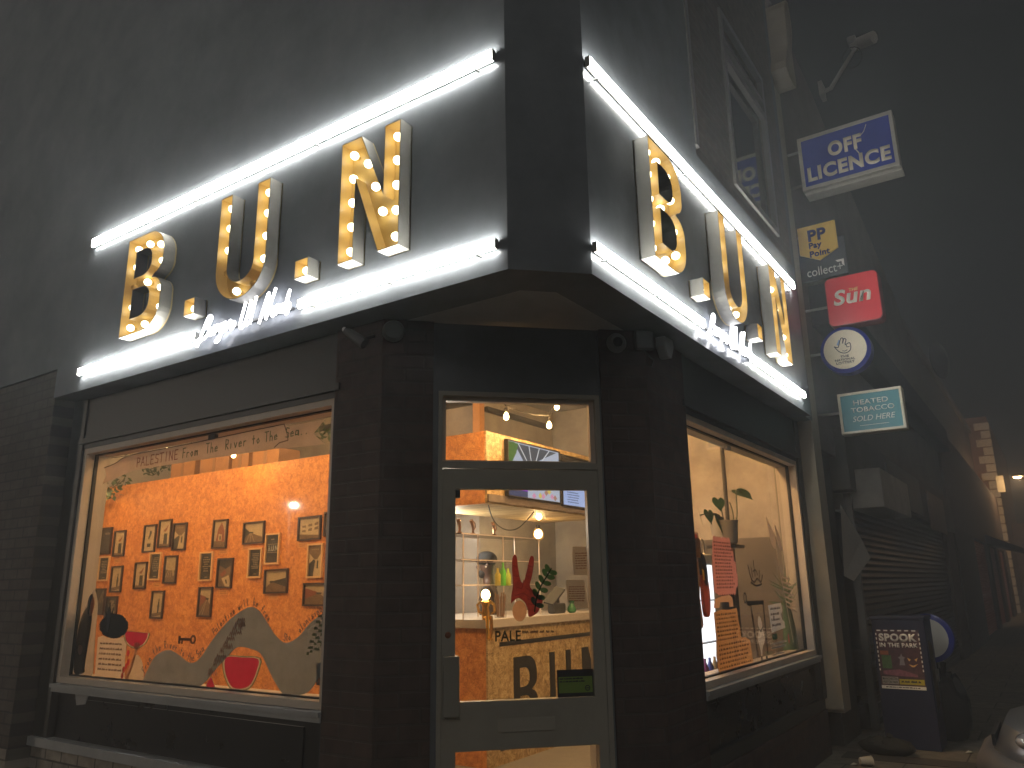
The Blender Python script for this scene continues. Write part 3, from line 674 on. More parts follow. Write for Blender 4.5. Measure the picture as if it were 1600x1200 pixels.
part('hand', MB().prism(spline([(-4.82, 1.19), (-4.77, 1.18), (-4.765, 1.135), (-4.80, 1.115), (-4.83, 1.15)], 4, True), GD+.0022, GD+.0035), SKIN_P, t)
t = onglass('painted_figure', 'painted figure with big black hair above a cream paper sheet', 'window painting')
q = random.Random(3)
blob = []
for i in range(64):
    a = 2*pi*i/64; r = 1+.10*q.random() + (.04 if i % 2 else 0); blob.append((-4.345+.19*r*cos(a), 1.345+.085*r*sin(a)))
part('hair', MB().prism(blob, GD-.002, GD+.0005).prism([(-4.47, 1.38), (-4.50, 1.50), (-4.455, 1.43), (-4.43, 1.53), (-4.405, 1.43), (-4.375, 1.49), (-4.38, 1.38)], GD-.002, GD+.0005), HAIR, t)
part('hand', MB().prism([(-4.455, 1.44), (-4.46, 1.50), (-4.44, 1.46), (-4.43, 1.515), (-4.415, 1.46), (-4.40, 1.42), (-4.41, 1.30), (-4.44, 1.30)], GD+.0008, GD+.002), mat('dark_skin_paint', (.035, .035, .045), .8), t)
t = onglass('paper_sheet', 'cream handwritten paper sheet taped below the black painted hair', 'paper')
part('sheet', MB().prism([(-4.56, 1.255), (-4.49, 1.27), (-4.42, 1.255), (-4.35, 1.272), (-4.27, 1.258), (-4.14, 1.268), (-4.145, 1.1), (-4.125, .975), (-4.30, .968), (-4.545, .96), (-4.55, 1.1)], GD-.004, GD-.0025), PAPER, t)
part('writing', MB().scribble(-4.52, -4.17, 1.0, 1.23, 6, GD-.0023, w=.003, seed=8), mat('faint_ink', (.30, .19, .14), .8), t)
t = onglass('cloth_painting', 'tawny draped cloth shape between the arm and the grey river', 'window painting')
part('cloth', MB().prism(spline([(-4.09, .957), (-4.05, 1.05), (-4.02, 1.13), (-3.96, 1.135), (-3.90, 1.07), (-3.885, .957)], 4, True), GD-.005, GD-.003), TAWNY, t)
t = onglass('paper_banner', 'long pale paper banner with a slogan along the top of the long window', 'banner')
bt = spline([(-4.76, 2.635), (-4.60, 2.655), (-4.38, 2.70), (-3.6, 2.705), (-2.9, 2.715), (-2.46, 2.72)], 5)
part('paper', MB().prism(bt + [(-2.42, 2.70), (-2.05, 2.70), (-2.16, 2.615), (-2.04, 2.53), (-2.42, 2.545), (-2.53, 2.555), (-3.4, 2.565), (-4.30, 2.57), (-4.55, 2.53), (-4.76, 2.495), (-4.72, 2.565)], GD-.006, GD-.004), mat('banner_paper', (.40, .32, .27), .85, var=.22, scale=7, thin=.85), t)
part('fold_line', MB().stroke(bt+[(-2.42, 2.64), (-2.41, 2.60), (-2.50, 2.592), (-2.55, 2.565)], .007, GD-.0039), mat('pencil', (.10, .07, .06), .8), t)
base = [(-4.3, 2.592), (-2.5, 2.62)]
part('writing', along([('PALESTINE', .03, .075, .052, GD-.0038, .008)], base), mat('dull_red_ink', (.22, .07, .07), .8), t)
part('writing', along([('From', .66, .075, .042, GD-.0038, .007), ('The', .96, .075, .042, GD-.0038, .007), ('River', 1.19, .075, .042, GD-.0038, .007), ('to', 1.50, .07, .04, GD-.0038, .007), ('The', 1.64, .07, .04, GD-.0038, .007), ('Sea..', 1.86, .07, .04, GD-.0038, .007)][:6], [(-4.3, 2.592), (-2.1, 2.625)]), GREENTXT, t)
t = onglass('window_sensor', 'small black sensor at the top of the long window', 'sensor'); part('case', MB().box(-3.32, -3.24, -GD, -GD+.03, 2.705, 2.745), BLK, t)
t = onglass('small_card', 'small dark picture card low at the pier end of the long window', 'card')
part('card', MB().prism(rect(-2.02, -1.94, 1.03, 1.16), GD-.006, GD-.004), mat('dark_card', (.10, .06, .04), .7), t)
part('picture', MB().prism(rect(-2.005, -1.955, 1.09, 1.145), GD-.0038, GD-.003).prism(rect(-2.005, -1.955, 1.045, 1.08), GD-.0038, GD-.003), mat('card_picture', (.25, .10, .05), .7, var=.6, scale=40), t)

# ================================================================ framed pictures on the board partition
PD = mat('print_dark', (.025, .018, .015), .4); PM = mat('print_mid', (.26, .15, .075), .4, var=.3, scale=12)
PL = mat('print_light', (.80, .60, .38), .4, var=.2, scale=9); PS = mat('print_sky', (.74, .55, .35), .4, var=.15, scale=6); PR = mat('print_red', (.40, .09, .03), .4, var=.2, scale=10)
PRINT = [PL, PD, PM, PS, PR]
FB = mat('dark_wood_frame', (.035, .014, .010), .45); FW = mat('pine_frame', (.72, .47, .24), .5)
def picture(u, v, w, h, fcol, kind, label, seed):
    q = random.Random(seed)
    t = thing('framed_picture', label, 'picture', (u+w/2, 2.96, v), 0, 'framed pictures on the board partition')
    t.rotation_euler = (0, radians(q.uniform(-.8, .8)), 0)
    a, b = -w/2, w/2; bw = .02
    part('frame', MB().prism(rect(a, b, 0, h), .002, .028, [rect(a+bw, b-bw, bw, h-bw)]), FB if fcol == 'dark' else FW, t)
    m_ = MB(); a += bw-.001; b -= bw-.001; c = bw-.001; d = h-bw+.001; W_, H_ = b-a, d-c
    X = lambda k: a+k*W_
    Z = lambda k: c+k*H_
    P = lambda pts, mi, lev: m_.prism([(X(i), Z(j)) for i, j in pts], .004+.0008*lev, .0046+.0008*lev, mi=mi)
    if kind == 'text':
        P([(0, 0), (1, 0), (1, 1), (0, 1)], 1, 0); n = q.randint(7, 10)
        for r in range(n):
            hw = q.uniform(.2, .36); z = .85-.6*r/n
            m_.scribble(X(.5-hw), X(.5+hw), Z(z-.045), Z(z+.025), 1, .006, 0, w=.005, gap=.4, seed=seed+r)
        P([(.38, .08), (.62, .08), (.62, .10), (.38, .10)], 3, 1)
    elif kind == 'title':
        P([(0, 0), (1, 0), (1, 1), (0, 1)], 1, 0); P([(.05, .655), (.95, .655), (.95, .668), (.05, .668)], 0, 1); P([(.05, .36), (.95, .36), (.95, .373), (.05, .373)], 0, 1)
        m_.scribble(X(.3), X(.7), Z(.80), Z(.88), 1, .006, 0, w=.005, seed=2)
    elif kind == 'blank':
        P([(0, 0), (1, 0), (1, 1), (0, 1)], 1, 0); m_.scribble(X(.35), X(.8), Z(.76), Z(.84), 2, .006, 3, w=.003, seed=seed)
    elif kind == 'lines':
        P([(0, 0), (1, 0), (1, 1), (0, 1)], 1, 0)
        for k in range(3): m_.stroke([(X(.35+.2*k), Z(.45)), (X(.75+.12*k), Z(.95))], .004, .006, 0)
    elif kind == 'street':
        vx, vz, sd_ = q.uniform(.25, .75), q.uniform(.34, .58), q.choice((-1, 0, 1))
        P([(0, 0), (1, 0), (1, 1), (0, 1)], 3, 0); P([(0, 0), (1, 0), (1, vz*.45), (vx+.08, vz), (vx-.08, vz), (0, vz*.5)], 2, 1)
        if sd_ <= 0: P([(0, vz*.5), (vx-.08, vz), (vx-.10, vz+.12), (0, q.uniform(.75, .98))], q.choice((1, 4, 1)), 2)
        if sd_ >= 0: P([(1, vz*.45), (vx+.08, vz), (vx+.10, vz+.09), (1, q.uniform(.65, .9))], 1, 2)
        P([(vx-.12, vz), (vx+.14, vz), (vx+.14, vz+.07), (vx-.12, vz+.09)], 1, 2)
        for k in range(q.randint(0, 3)): m_.stroke([(X(.1+.22*k), Z(.02)), (X(vx-.03+.03*k), Z(vz))], .004, .0075, 0)
    elif kind == 'building':
        P([(0, 0), (1, 0), (1, 1), (0, 1)], 3, 0); P([(0, .22), (1, .12), (1, .92), (0, .62)], 0, 1); P([(0, 0), (1, 0), (1, .14), (0, .24)], 2, 2)
        for r in range(2):
            for k in range(3): P([(.12+.3*k, .34+.22*r+.03*k), (.30+.3*k, .32+.22*r+.05*k), (.30+.3*k, .44+.22*r+.07*k), (.12+.3*k, .43+.22*r+.04*k)], 2, 2)
    elif kind == 'red':
        P([(0, 0), (1, 0), (1, 1), (0, 1)], 3, 0); P([(.15, .2), (.85, .2), (.80, .62), (.55, .95), (.30, .70)], 4, 1); P([(.35, .25), (.62, .25), (.62, .48), (.35, .50)], 0, 2); P([(.45, .28), (.55, .28), (.55, .42), (.45, .42)], 1, 3); P([(0, 0), (1, 0), (1, .18), (0, .24)], 2, 2)
    elif kind == 'frames':
        P([(0, 0), (1, 0), (1, 1), (0, 1)], 3, 0); P([(0, 0), (1, 0), (1, .45), (0, .5)], 2, 1)
        for k in range(3): m_.stroke([(X(.1+.2*k), Z(.2)), (X(.5), Z(.8)), (X(.9-.1*k), Z(.25))], .008, .0075, 0)
    elif kind == 'bird':
        P([(0, 0), (1, 0), (1, 1), (0, 1)], 0, 0); P([(.42, .82), (.62, .78), (.55, .62), (.40, .45), (.30, .50), (.40, .66)], 1, 1); P([(.15, .1), (.75, .1), (.75, .36), (.15, .36)], 3, 1); P([(.25, .16), (.6, .16), (.6, .30), (.25, .30)], 1, 2)
    elif kind == 'figure':
        P([(0, 0), (1, 0), (1, 1), (0, 1)], 0, 0); P([(0, 0), (1, .1), (1, .22), (0, .14)], 2, 1); P([(.5, .15), (.62, .15), (.66, .45), (.62, .62), (.52, .62), (.47, .42)], 1, 2); P([(.53, .63), (.63, .63), (.62, .73), (.54, .73)], 1, 2)
    elif kind == 'plinth':
        P([(0, 0), (1, 0), (1, 1), (0, 1)], 0, 0); P([(.35, .05), (.70, .05), (.68, .5), (.38, .5)], 1, 1); P([(.30, .62), (.5, .70), (.75, .86), (.62, .66), (.5, .56)], 4, 1); P([(0, 0), (1, 0), (1, .06), (0, .10)], 2, 2)
    elif kind == 'room':
        P([(0, 0), (1, 0), (1, 1), (0, 1)], 0, 0); P([(0, .75), (.4, .55), (.62, .55), (1, .8), (1, 1), (0, 1)], 2, 1); P([(0, 0), (.35, 0), (.48, .5), (.38, .55), (0, .4)], 1, 2); P([(.62, .5), (.72, .5), (.72, .25), (.60, .25)], 1, 2)
        for k in range(4): P([(.2+.15*k, .85), (.25+.15*k, .85), (.25+.15*k, .88), (.2+.15*k, .88)], 0, 2)
    elif kind == 'bar':
        P([(0, 0), (1, 0), (1, 1), (0, 1)], 2, 0); P([(.25, .3), (.75, .42), (1, .05), (1, 0), (.55, 0)], 0, 1); P([(.1, .45), (.45, .62), (.6, .5), (.3, .35)], 4, 1); P([(0, .8), (.5, .65), (1, .82), (1, 1), (0, 1)], 1, 1); P([(.52, .25), (.62, .27), (.7, .12), (.6, .1)], 1, 2)
    part('print', m_, PRINT, t)
    if kind == 'title': words_on('lettering', 'B.U.N', (-w*.33, w*.33, h*.42, h*.60), .0062, WHITE, t, bold=.02, t=.001)
    part('glazing', MB().prism(rect(a, b, c, d), .014, .0155), GLASS, t)
PICS = [
 (-9.58, 2.13, .31, .38, 'dark', 'blank', 'nearly plain dark print, topmost picture at the far end of the partition'),
 (-9.20, 2.09, .29, .36, 'dark', 'plinth', 'photo of a dark plinth with red flowers beside the plain dark print'),
 (-9.53, 1.76, .28, .34, 'pine', 'text', 'pale framed text poster under the plain dark print'),
 (-9.17, 1.60, .28, .36, 'dark', 'figure', 'dark framed photo of a pale room under the plinth photo'),
 (-9.55, 1.30, .28, .36, 'dark', 'lines', 'dark print with slanting white lines behind the veiled figure'),
 (-9.23, 1.22, .29, .33, 'dark', 'text', 'dark framed text print just above the black painted hair'),
 (-8.46, 2.12, .29, .37, 'dark', 'bird', 'photo of a black bird shape, first of the trio of tall photos'),
 (-8.11, 2.17, .29, .37, 'dark', 'plinth', 'photo of a bright interior, raised middle one of the trio of tall photos'),
 (-7.78, 2.12, .30, .355, 'dark', 'room', 'photo of a room with dark ceiling, third of the trio of tall photos'),
 (-6.92, 2.11, .29, .36, 'dark', 'red', 'photo of a red brick corner building on the partition'),
 (-8.59, 1.64, .29, .355, 'dark', 'plinth', 'photo of a statue below the black bird photo'),
 (-8.26, 1.75, .27, .36, 'pine', 'text', 'pine framed text poster below the trio of tall photos'),
 (-7.91, 1.70, .285, .36, 'dark', 'frames', 'photo of white zigzag beams next to a pine framed text poster'),
 (-8.13, 1.26, .28, .355, 'dark', 'figure', 'photo of a standing dark figure, lowest under the zigzag photo'),
 (-7.14, 1.72, .27, .36, 'pine', 'text', 'pine framed text poster below the red corner building photo'),
 (-6.77, 1.63, .30, .36, 'dark', 'bar', 'photo of a long bar interior beside a pine framed text poster'),
 (-7.11, 1.29, .28, .36, 'dark', 'street', 'tall photo of a busy street directly above the river crest'),
 (-6.31, 2.14, .395, .265, 'dark', 'street', 'wide photo of an empty road under a cloudy sky'),
 (-6.18, 1.74, .25, .35, 'pine', 'text', 'pine framed text poster under the wide empty road photo'),
 (-5.88, 1.89, .255, .36, 'pine', 'title', 'pine framed black poster with the shop letters in white'),
 (-5.86, 1.56, .41, .275, 'dark', 'street', 'wide photo of a street below the black lettered poster'),
 (-5.32, 2.14, .38, .27, 'dark', 'building', 'wide photo of a pale flat-roofed building near the pier'),
 (-4.89, 2.17, .38, .27, 'dark', 'building', 'dark framed photo half hidden behind the pier'),
 (-5.14, 1.72, .25, .38, 'pine', 'room', 'pine framed photo with a lamp glare on it near the pier'),
 (-5.18, 1.42, .39, .25, 'dark', 'street', 'wide photo of converging rails, lowest near the pier')]
for i, pc in enumerate(PICS): picture(*pc, seed=11+i)
CAPS = [(-9.16, 2.0, 'under the plinth photo'), (-8.13, 1.66, 'under the pine framed poster of the trio'), (-6.78, 2.04, 'under the red corner building photo'), (-6.72, 1.55, 'under the long bar photo'), (-6.33, 2.07, 'under the empty road photo'), (-5.78, 1.49, 'under the wide street photo'), (-5.33, 2.06, 'under the flat-roofed building photo')]
for u, v, w in CAPS:
    t = thing('caption_card', 'tiny orange caption card '+w, 'caption card', (u, 2.96, v), 0, 'caption cards')
    part('card', MB().prism(rect(0, .17, 0, .06), .001, .003), mat('orange_card', (.68, .33, .11), .8), t); part('writing', MB().scribble(.02, .15, .01, .05, 2, .0032, w=.002, seed=int(-u*9)), mat('orange_ink', (.35, .15, .05), .8), t)

# ================================================================ string lights, boxes, ivy
CABLE = mat('black_cable', (.012, .010, .010), .6)
def festoon(pts, bulbs, energy, label, off=()):
    t = thing('string_lights', label, 'string lights', (0, 0, 0), 0, 'warm string lights inside')
    path = []
    for a, b in zip(pts, pts[1:]):
        A, B = Vector(a), Vector(b); sag = .06*(B-A).length
        for i in range(9): k = i/9; p = A.lerp(B, k); p.z -= sag*4*k*(1-k)*.5; path.append(p)
    path.append(Vector(pts[-1])); part('cable', MB().tube(path, .006, 6), CABLE, t)
    for i, p in enumerate(bulbs):
        p = Vector(p); s = part('socket', MB().lathe([(.010, .075), (.016, .07), (.016, .035), (.012, .03)], p, 8), CABLE, t)
        o = part('bulb', MB().lathe([(.006, .032), (.018, .015), (.027, -.012), (.022, -.036), (.006, -.046)], p, 12), FILAMENT if i not in off else BULBOFF, s, smooth=True)
        if i not in off: lamp('bulb_light', p+Vector((0, 0, -.01)), energy, (1.0, .56, .22), s, .035)
    return t
E1 = 95
festoon([(-9.7, 2.2, 3.15), (-8.4, 2.2, 3.32), (-6.9, 2.2, 3.36), (-5.4, 2.2, 3.36), (-4.0, 2.3, 3.4)], [(-9.07, 2.55, 2.90), (-7.8, 2.2, 3.24), (-6.9, 2.2, 3.27), (-6.14, 2.6, 3.19), (-5.99, 2.6, 3.25), (-5.0, 2.2, 3.28)], E1*.22, 'warm string lights over the framed pictures')
festoon([(-9.7, 1.3, 3.5), (-7.5, 1.2, 3.55), (-5.0, 1.2, 3.55), (-2.6, 1.5, 3.5)], [(-8.6, 1.25, 3.42), (-7.0, 1.2, 3.45), (-5.4, 1.2, 3.45), (-3.9, 1.3, 3.44)], E1*2.1, 'warm string lights hung across the room near the long window')
b1, b2, b3 = PX(791, 649, -2.25), PX(870, 634, -2.25), PX(858, 663, -2.25)
festoon([(-2.35, b1.y-.5, 3.75), b1+Vector((0, 0, .09)), b3+Vector((0, 0, .09)), b2+Vector((0, 0, .09)), (-2.2, b2.y+1.2, 3.7)], [b1, b3, b2], 85, 'warm string lights seen through the pane above the door')
festoon([(-.5, 1.6, 3.7), (-.9, 3.2, 3.6), (-1.1, 5.3, 3.7)], [(-.8, 2.6, 3.5), (-1.0, 4.2, 3.5)], 400, 'added unseen warm string lights filling the narrow side window bay')  # bulbs added out of view to brighten the bay
def boxes(u0, u1, z1, label):
    t = thing('cardboard_box', label, 'box', ((u0+u1)/2, 3.35, 3.105), 0, 'cardboard boxes on the partition')
    w = (u1-u0)/2; part('carton', MB().box(-w, w, -.17, .17, 0, z1-3.105), mat('carton', (.42, .22, .10), .8, var=.15, scale=8), t, bevel=.004); part('tape', MB().box(-.03, .03, -.174, -.1705, .01, z1-3.11), mat('parcel_tape', (.30, .16, .08), .4), t)
for a, b, z, l in ((-8.34, -7.78, 3.39, 'flat brown carton at the far end of the boxes on the partition'), (-7.66, -7.03, 3.45, 'biggest brown carton on the partition beside a bulb'), (-6.96, -6.62, 3.41, 'narrow brown carton next to the biggest one'), (-6.54, -6.03, 3.34, 'low wide brown carton on the partition nearest the pier')): boxes(a, b, z, l)
LEAFM = mat('ivy_leaf', (.035, .075, .03), .5, var=.4, scale=30)
def garland(path, n, label, seed):
    q = random.Random(seed); t = thing('ivy_garland', label, 'garland', (0, 0, 0), 0, 'ivy garlands')
    part('stem', MB().tube(path, .006, 5), mat('ivy_stem', (.05, .05, .02), .7), t)
    m_ = MB()
    for i in range(n):
        k = q.random()*(len(path)-1); j = min(int(k), len(path)-2); p = Vector(path[j]).lerp(Vector(path[j+1]), k-j)+Vector((q.gauss(0, .06), q.gauss(0, .05), q.gauss(-.03, .06)))
        a, b = Vector((q.gauss(0, 1), q.gauss(0, 1), q.gauss(0, 1))).normalized()*.045, Vector((q.gauss(0, 1), q.gauss(0, 1), q.gauss(0, 1))).normalized()*.03
        m_.add([p-a, p+b*.8, p+a, p-b], [(0, 1, 2, 3)])
    part('foliage', m_, LEAFM, t)
garland([(-9.7, 2.7, 2.95), (-9.5, 2.7, 2.9), (-9.1, 2.7, 2.98), (-8.75, 2.75, 3.12)], 150, 'dark ivy garland at the top of the partition, far end', 1)
garland([(-8.8, 3.1, 3.30), (-8.3, 3.2, 3.4), (-7.7, 3.3, 3.55)], 90, 'ivy garland hanging above the flat carton', 2)
garland([(-5.0, 2.8, 3.38), (-4.6, 2.8, 3.34), (-4.1, 2.8, 3.3)], 90, 'ivy garland beside the pier end of the banner', 3)
# chair backs seen under the river
def hoop_chair(x, y, label):
    t = thing('hoop_chair', label, 'chair', (x, y, .012), 0, 'dark bentwood chairs in the long window')
    m_ = mat('bentwood', (.035, .016, .010), .3)
    part('back', MB().tube([(.19*cos(radians(a)), .2, .45+.50*sin(radians(a))) for a in range(0, 181, 15)], .018, 8), m_, t, smooth=True)
    part('spindle', MB().tube([(0, .2, .45), (0, .2, .93)], .014, 8), m_, t)
    part('seat', MB().lathe([(.17, .0), (.20, .012), (.20, .03), (.17, .04)], (0, 0, .42), 20), m_, t)
    for a in (45, 135, 225, 315): part('leg', MB().tube([(.15*cos(radians(a)), .15*sin(radians(a)), .42), (.20*cos(radians(a)), .20*sin(radians(a)), 0)], .016, 8), m_, t)
for x, y, l in ((-2.95, 1.15, 'dark hoop-backed chair behind the big watermelon'), (-2.35, 1.0, 'dark hoop-backed chair at the pier end of the long window'), (-4.75, 1.1, 'dark hoop-backed chair behind the tawny cloth shape')): hoop_chair(x, y, l)
# ================================================================ behind the door: counter things, shelves, screens, person
def onx(px, py, x): p = PX(px, py, x); return p.y, p.z
# menu screens (face +X): local u = +Y
def screen(y0, y1, z0, z1, label, draw):
    t = thing('menu_screen', label, 'screen', (-2.64, 0, 0), SIDE, 'menu screens')
    part('bezel', MB().prism(rect(y0, y1, z0, z1), .001, .05, [rect(y0+.012, y1-.012, z0+.012, z1-.012)]).prism(rect(y0+.01, y1-.01, z0+.01, z1-.01), .001, .03), BLK, t)
    m_ = MB(); X = lambda k: y0+.012+k*(y1-y0-.024)
    Z = lambda k: z0+.012+k*(z1-z0-.024)
    mats = draw(lambda pts, mi, lev: m_.prism([(X(a), Z(b)) for a, b in pts], .031+.0008*lev, .0316+.0008*lev, mi=mi), m_, X, Z)
    part('display', m_, mats, t)
def draw1(P, m_, X, Z):
    P([(0, 0), (1, 0), (1, 1), (0, 1)], 0, 0); P([(.12, .98), (.95, .98), (.55, .72), (.30, .66)], 1, 1)
    for k in range(4): m_.stroke([(X(.2+.2*k), Z(.98)), (X(.36+.08*k), Z(.68))], .012, .033, 2)
    P([(0, .6), (.08, .6), (.14, .99), (0, .99)], 3, 1); P([(.05, .55), (.16, .8), (.20, .98), (.10, .98)], 3, 2); P([(.05, .42), (.18, .42), (.17, .60), (.08, .62)], 4, 2)
    P([(0, .30), (1, .30), (1, .42), (0, .42)], 5, 1); P([(.0, .12), (.36, .12), (.36, .26), (0, .28)], 6, 1); P([(.02, 0), (.36, 0), (.36, .12), (.02, .12)], 7, 2)
    for k in range(9): q = random.Random(k); x, z = .42+.06*k, q.uniform(.03, .22); P([(x-.04, z), (x, z-.06), (x+.04, z), (x, z+.06)], (8, 9, 4)[k % 3], 3)
    P([(.75, .45), (.92, .45), (.92, .56), (.83, .62), (.75, .56)], 7, 2)
    E_ = lambda n, c, s=1.0: emitter('screen_'+n, c, s)
    return [E_('lavender', (.50, .52, .62)), E_('grey', (.10, .10, .11)), E_('white', (.75, .75, .78)), E_('leaf', (.12, .20, .05)), E_('terracotta', (.45, .22, .15)), E_('haze', (.55, .56, .60)), E_('purple', (.42, .03, .85)), E_('slate', (.08, .08, .14)), E_('yellow', (.75, .55, .12)), E_('pink', (.75, .30, .45))]
def draw2(P, m_, X, Z):
    P([(0, 0), (1, 0), (1, .40), (0, .40)], 0, 0); P([(0, .40), (1, .40), (1, 1), (0, 1)], 1, 0)
    for r in range(5):
        m_.scribble(X(.12), X(.42), Z(.05+.05*r), Z(.09+.05*r), 1, .033, 2, w=.003, seed=r); m_.scribble(X(.55), X(.8), Z(.05+.05*r), Z(.09+.05*r), 1, .033, 2, w=.003, seed=r+9)
    return [emitter('screen_menu', (.42, .50, .80), 1.0), mat('screen_off', (.02, .02, .022), .2), emitter('screen_ink', (.10, .12, .2), 1)]
screen(3.27, 4.31, 2.475, 3.06, 'bright menu screen with a coloured picture on the bulkhead', draw1)
screen(4.34, 5.30, 2.46, 3.04, 'menu screen with pale blue price list beside the bright one', draw2)

# wall lights with real bulbs
def bulb_fit(name, label, p, energy, r, cage=True, col=(1.0, .62, .26)):
    t = thing(name, label, 'light', p)
    b = part('bulb', MB().lathe([(.3*r, .9*r), (.75*r, .5*r), (r, -.2*r), (.8*r, -.9*r), (.2*r, -1.3*r)], (0, 0, 0), 14), FILAMENT, t, smooth=True)
    lamp('bulb_light', (0, 0, 0), energy, col, b, r)
    part('socket', MB().lathe([(.4*r, .9*r), (.5*r, 1.0*r), (.5*r, 1.9*r), (.2*r, 2.0*r)], (0, 0, 0), 12), BLK, t)
    if cage:
        m_ = MB()
        for k in range(6): a = pi*k/3; m_.tube([(.5*r*cos(a), .5*r*sin(a), 1.5*r), (1.5*r*cos(a), 1.5*r*sin(a), .2*r), (1.4*r*cos(a), 1.4*r*sin(a), -1.1*r), (.2*r*cos(a), .2*r*sin(a), -1.9*r)], .003, 5)
        part('cage', m_, mat('cage_wire', (.25, .15, .06), .4, metal=.8), t)
    return t
bulb_fit('wall_lantern', 'glowing caged lantern on the kitchen wall below the bulkhead', PX(841, 833, -3.3), 120, .05)
bulb_fit('pendant_bulb', 'glowing bulb right under the bulkhead edge', PX(842, 806, -2.9), 50, .035, False)

t = thing('batten_light', 'small white batten light on the kitchen side of the bulkhead', 'light', (-3.80, 3.55, 2.33))
bl_ = part('diffuser', MB().box(-.03, .03, -.3, .3, -.03, .02), emitter('batten_glow', (1.0, .93, .80), 9), t, bevel=.01); part('housing', MB().box(-.04, .04, -.32, .32, .021, .05), WHITE, t); lamp('batten_lamp', (.12, 0, -.12), 70, (1.0, .88, .70), bl_, .12)
# gold seated figure lamp on the counter corner
GOLDM = mat('gold_figure', (.85, .50, .10), .25, metal=.9)
L0 = PX(759, 958, -2.62)
t = thing('figure_lamp', 'gold seated figure lamp with a bulb head on the counter corner', 'lamp', (L0.x, L0.y, 1.30))
hb = part('bulb', MB().ball((0, 0, .225), .042, 14, s=(1, 1, 1.15)), FILAMENT, t, smooth=True); lamp('bulb_light', (0, 0, .225), 7, (1.0, .62, .26), hb, .04)
part('torso', MB().tube([(0, 0, .0), (0, 0, .06), (0, 0, .11), (0, 0, .16), (0, 0, .185)], [.035, .04, .030, .048, .02], 12), GOLDM, t, smooth=True)
for s in (-1, 1):
    part('arm', MB().tube([(s*.03, s*.03, .165), (s*.055, s*.055, .135), (s*.052+.02, s*.052-.01, .07), (.03+s*.02, s*.02, .05)], [.014, .013, .012, .010], 8), GOLDM, t, smooth=True)
    part('leg', MB().tube([(0, s*.02, .02), (.06, s*.03-.03, .025), (.065, s*.032-.03, -.08), (.06, s*.02-.03, -.16), (.085, s*.02-.045, -.17)], [.020, .018, .015, .012, .012], 8), GOLDM, t, smooth=True)

# clear acrylic shelf rack on the counter, with what stands on it
ACR = glassmat('acrylic', (.92, .92, .92), 1.6)
EDGE = mat('acrylic_edge', (.75, .62, .55), .3)
XS = -2.95
t = thing('acrylic_rack', 'clear acrylic shelf rack on the counter behind the door', 'rack')
ya, yb = onx(700, 880, XS)[0], onx(824, 880, XS)[0]; zs = [onx(762, 839, XS)[1], onx(762, 877, XS)[1], onx(762, 914, XS)[1]]
for z in zs: part('shelf', MB().box(XS-.16, XS+.16, ya, yb, z-.004, z+.004), ACR, t); 
for z in zs: part('edge', MB().box(XS+.161, XS+.166, ya, yb, z-.005, z+.005).box(XS-.166, XS-.161, ya, yb, z-.005, z+.005), EDGE, t)
for y in (ya+.03, (ya+yb)/2, yb-.01):
    for x in (XS-.16, XS+.16): part('post', MB().box(x-.005, x+.005, y-.005, y+.005, 1.302, zs[0]+.004), EDGE, t)
def horn(px, py, label, s):
    y, z = onx(px, py, XS); z = zs[0]+.005
    t = thing('copper_horn', label, 'ornament', (XS, y, z), 0, 'copper ornaments on the rack')
    cop = mat('copper', (.55, .30, .18), .25, metal=.9)
    part('base', MB().lathe([(.02, 0), (.03, .005), (.03, .018), (.012, .03)], (0, 0, 0), 14), cop, t, smooth=True)
    part('body', MB().tube([(0, 0, .03), (0, .004*s, .07), (0, -.006*s, .11), (0, -.02*s, .15)], [.011, .014, .016, .022], 10), cop, t, smooth=True)
    if s > 1: part('handle', MB().tube([(0, .01, .05), (0, .04, .08), (0, .035, .12), (0, .01, .14)], .006, 6), cop, t)
horn(718, 835, 'single slim copper ornament on the rack nearest the door jamb', 1); horn(739, 835, 'copper ornament with a handle in the middle of the rack', 1.6); horn(772, 835, 'small dark copper ornament at the rack corner', 1.2)
t = thing('bottle_tub', 'clear tub of green and yellow bottles on the rack', 'tub'); y0, z0 = onx(768, 916, XS+.2); y1, z1 = onx(793, 880, XS+.2)
part('tub', MB().box(XS+.18, XS+.185, y0, y1, z0, z1+.01).box(XS+.18, XS+.34, y0, y0+.004, z0, z1), ACR, t)
for i, c in enumerate(((.75, .60, .10), (.15, .60, .08), (.55, .65, .12))):
    y = y0+(y1-y0)*(.18+.32*i); hgt = (z1-z0)*(.75 if i != 1 else 1.0)
    b = part('bottle', MB().lathe([(.028, 0), (.030, .01), (.030, hgt*.62), (.012, hgt*.78), (.010, hgt)], (XS+.24, y, z0+.004), 14), mat('bottle_%d' % i, c, .25), t, smooth=True)
t = thing('utensil_jar', 'clear jar of wooden utensils on the counter', 'jar'); yj, zj = onx(782, 957, XS+.2)
part('jar', MB().lathe([(.055, 0), (.06, .01), (.06, .20), (.055, .2)], (XS+.2, yj, 1.302), 18), ACR, t)
m_ = MB()
for k in range(9): a = 2*pi*k/9; m_.tube([(XS+.2+.03*cos(a), yj+.03*sin(a), 1.31), (XS+.2+.05*cos(a), yj+.05*sin(a), 1.50+.02*(k % 3))], .007, 6)
part('utensils', m_, mat('wood_spoon', (.30, .17, .09), .6), t)
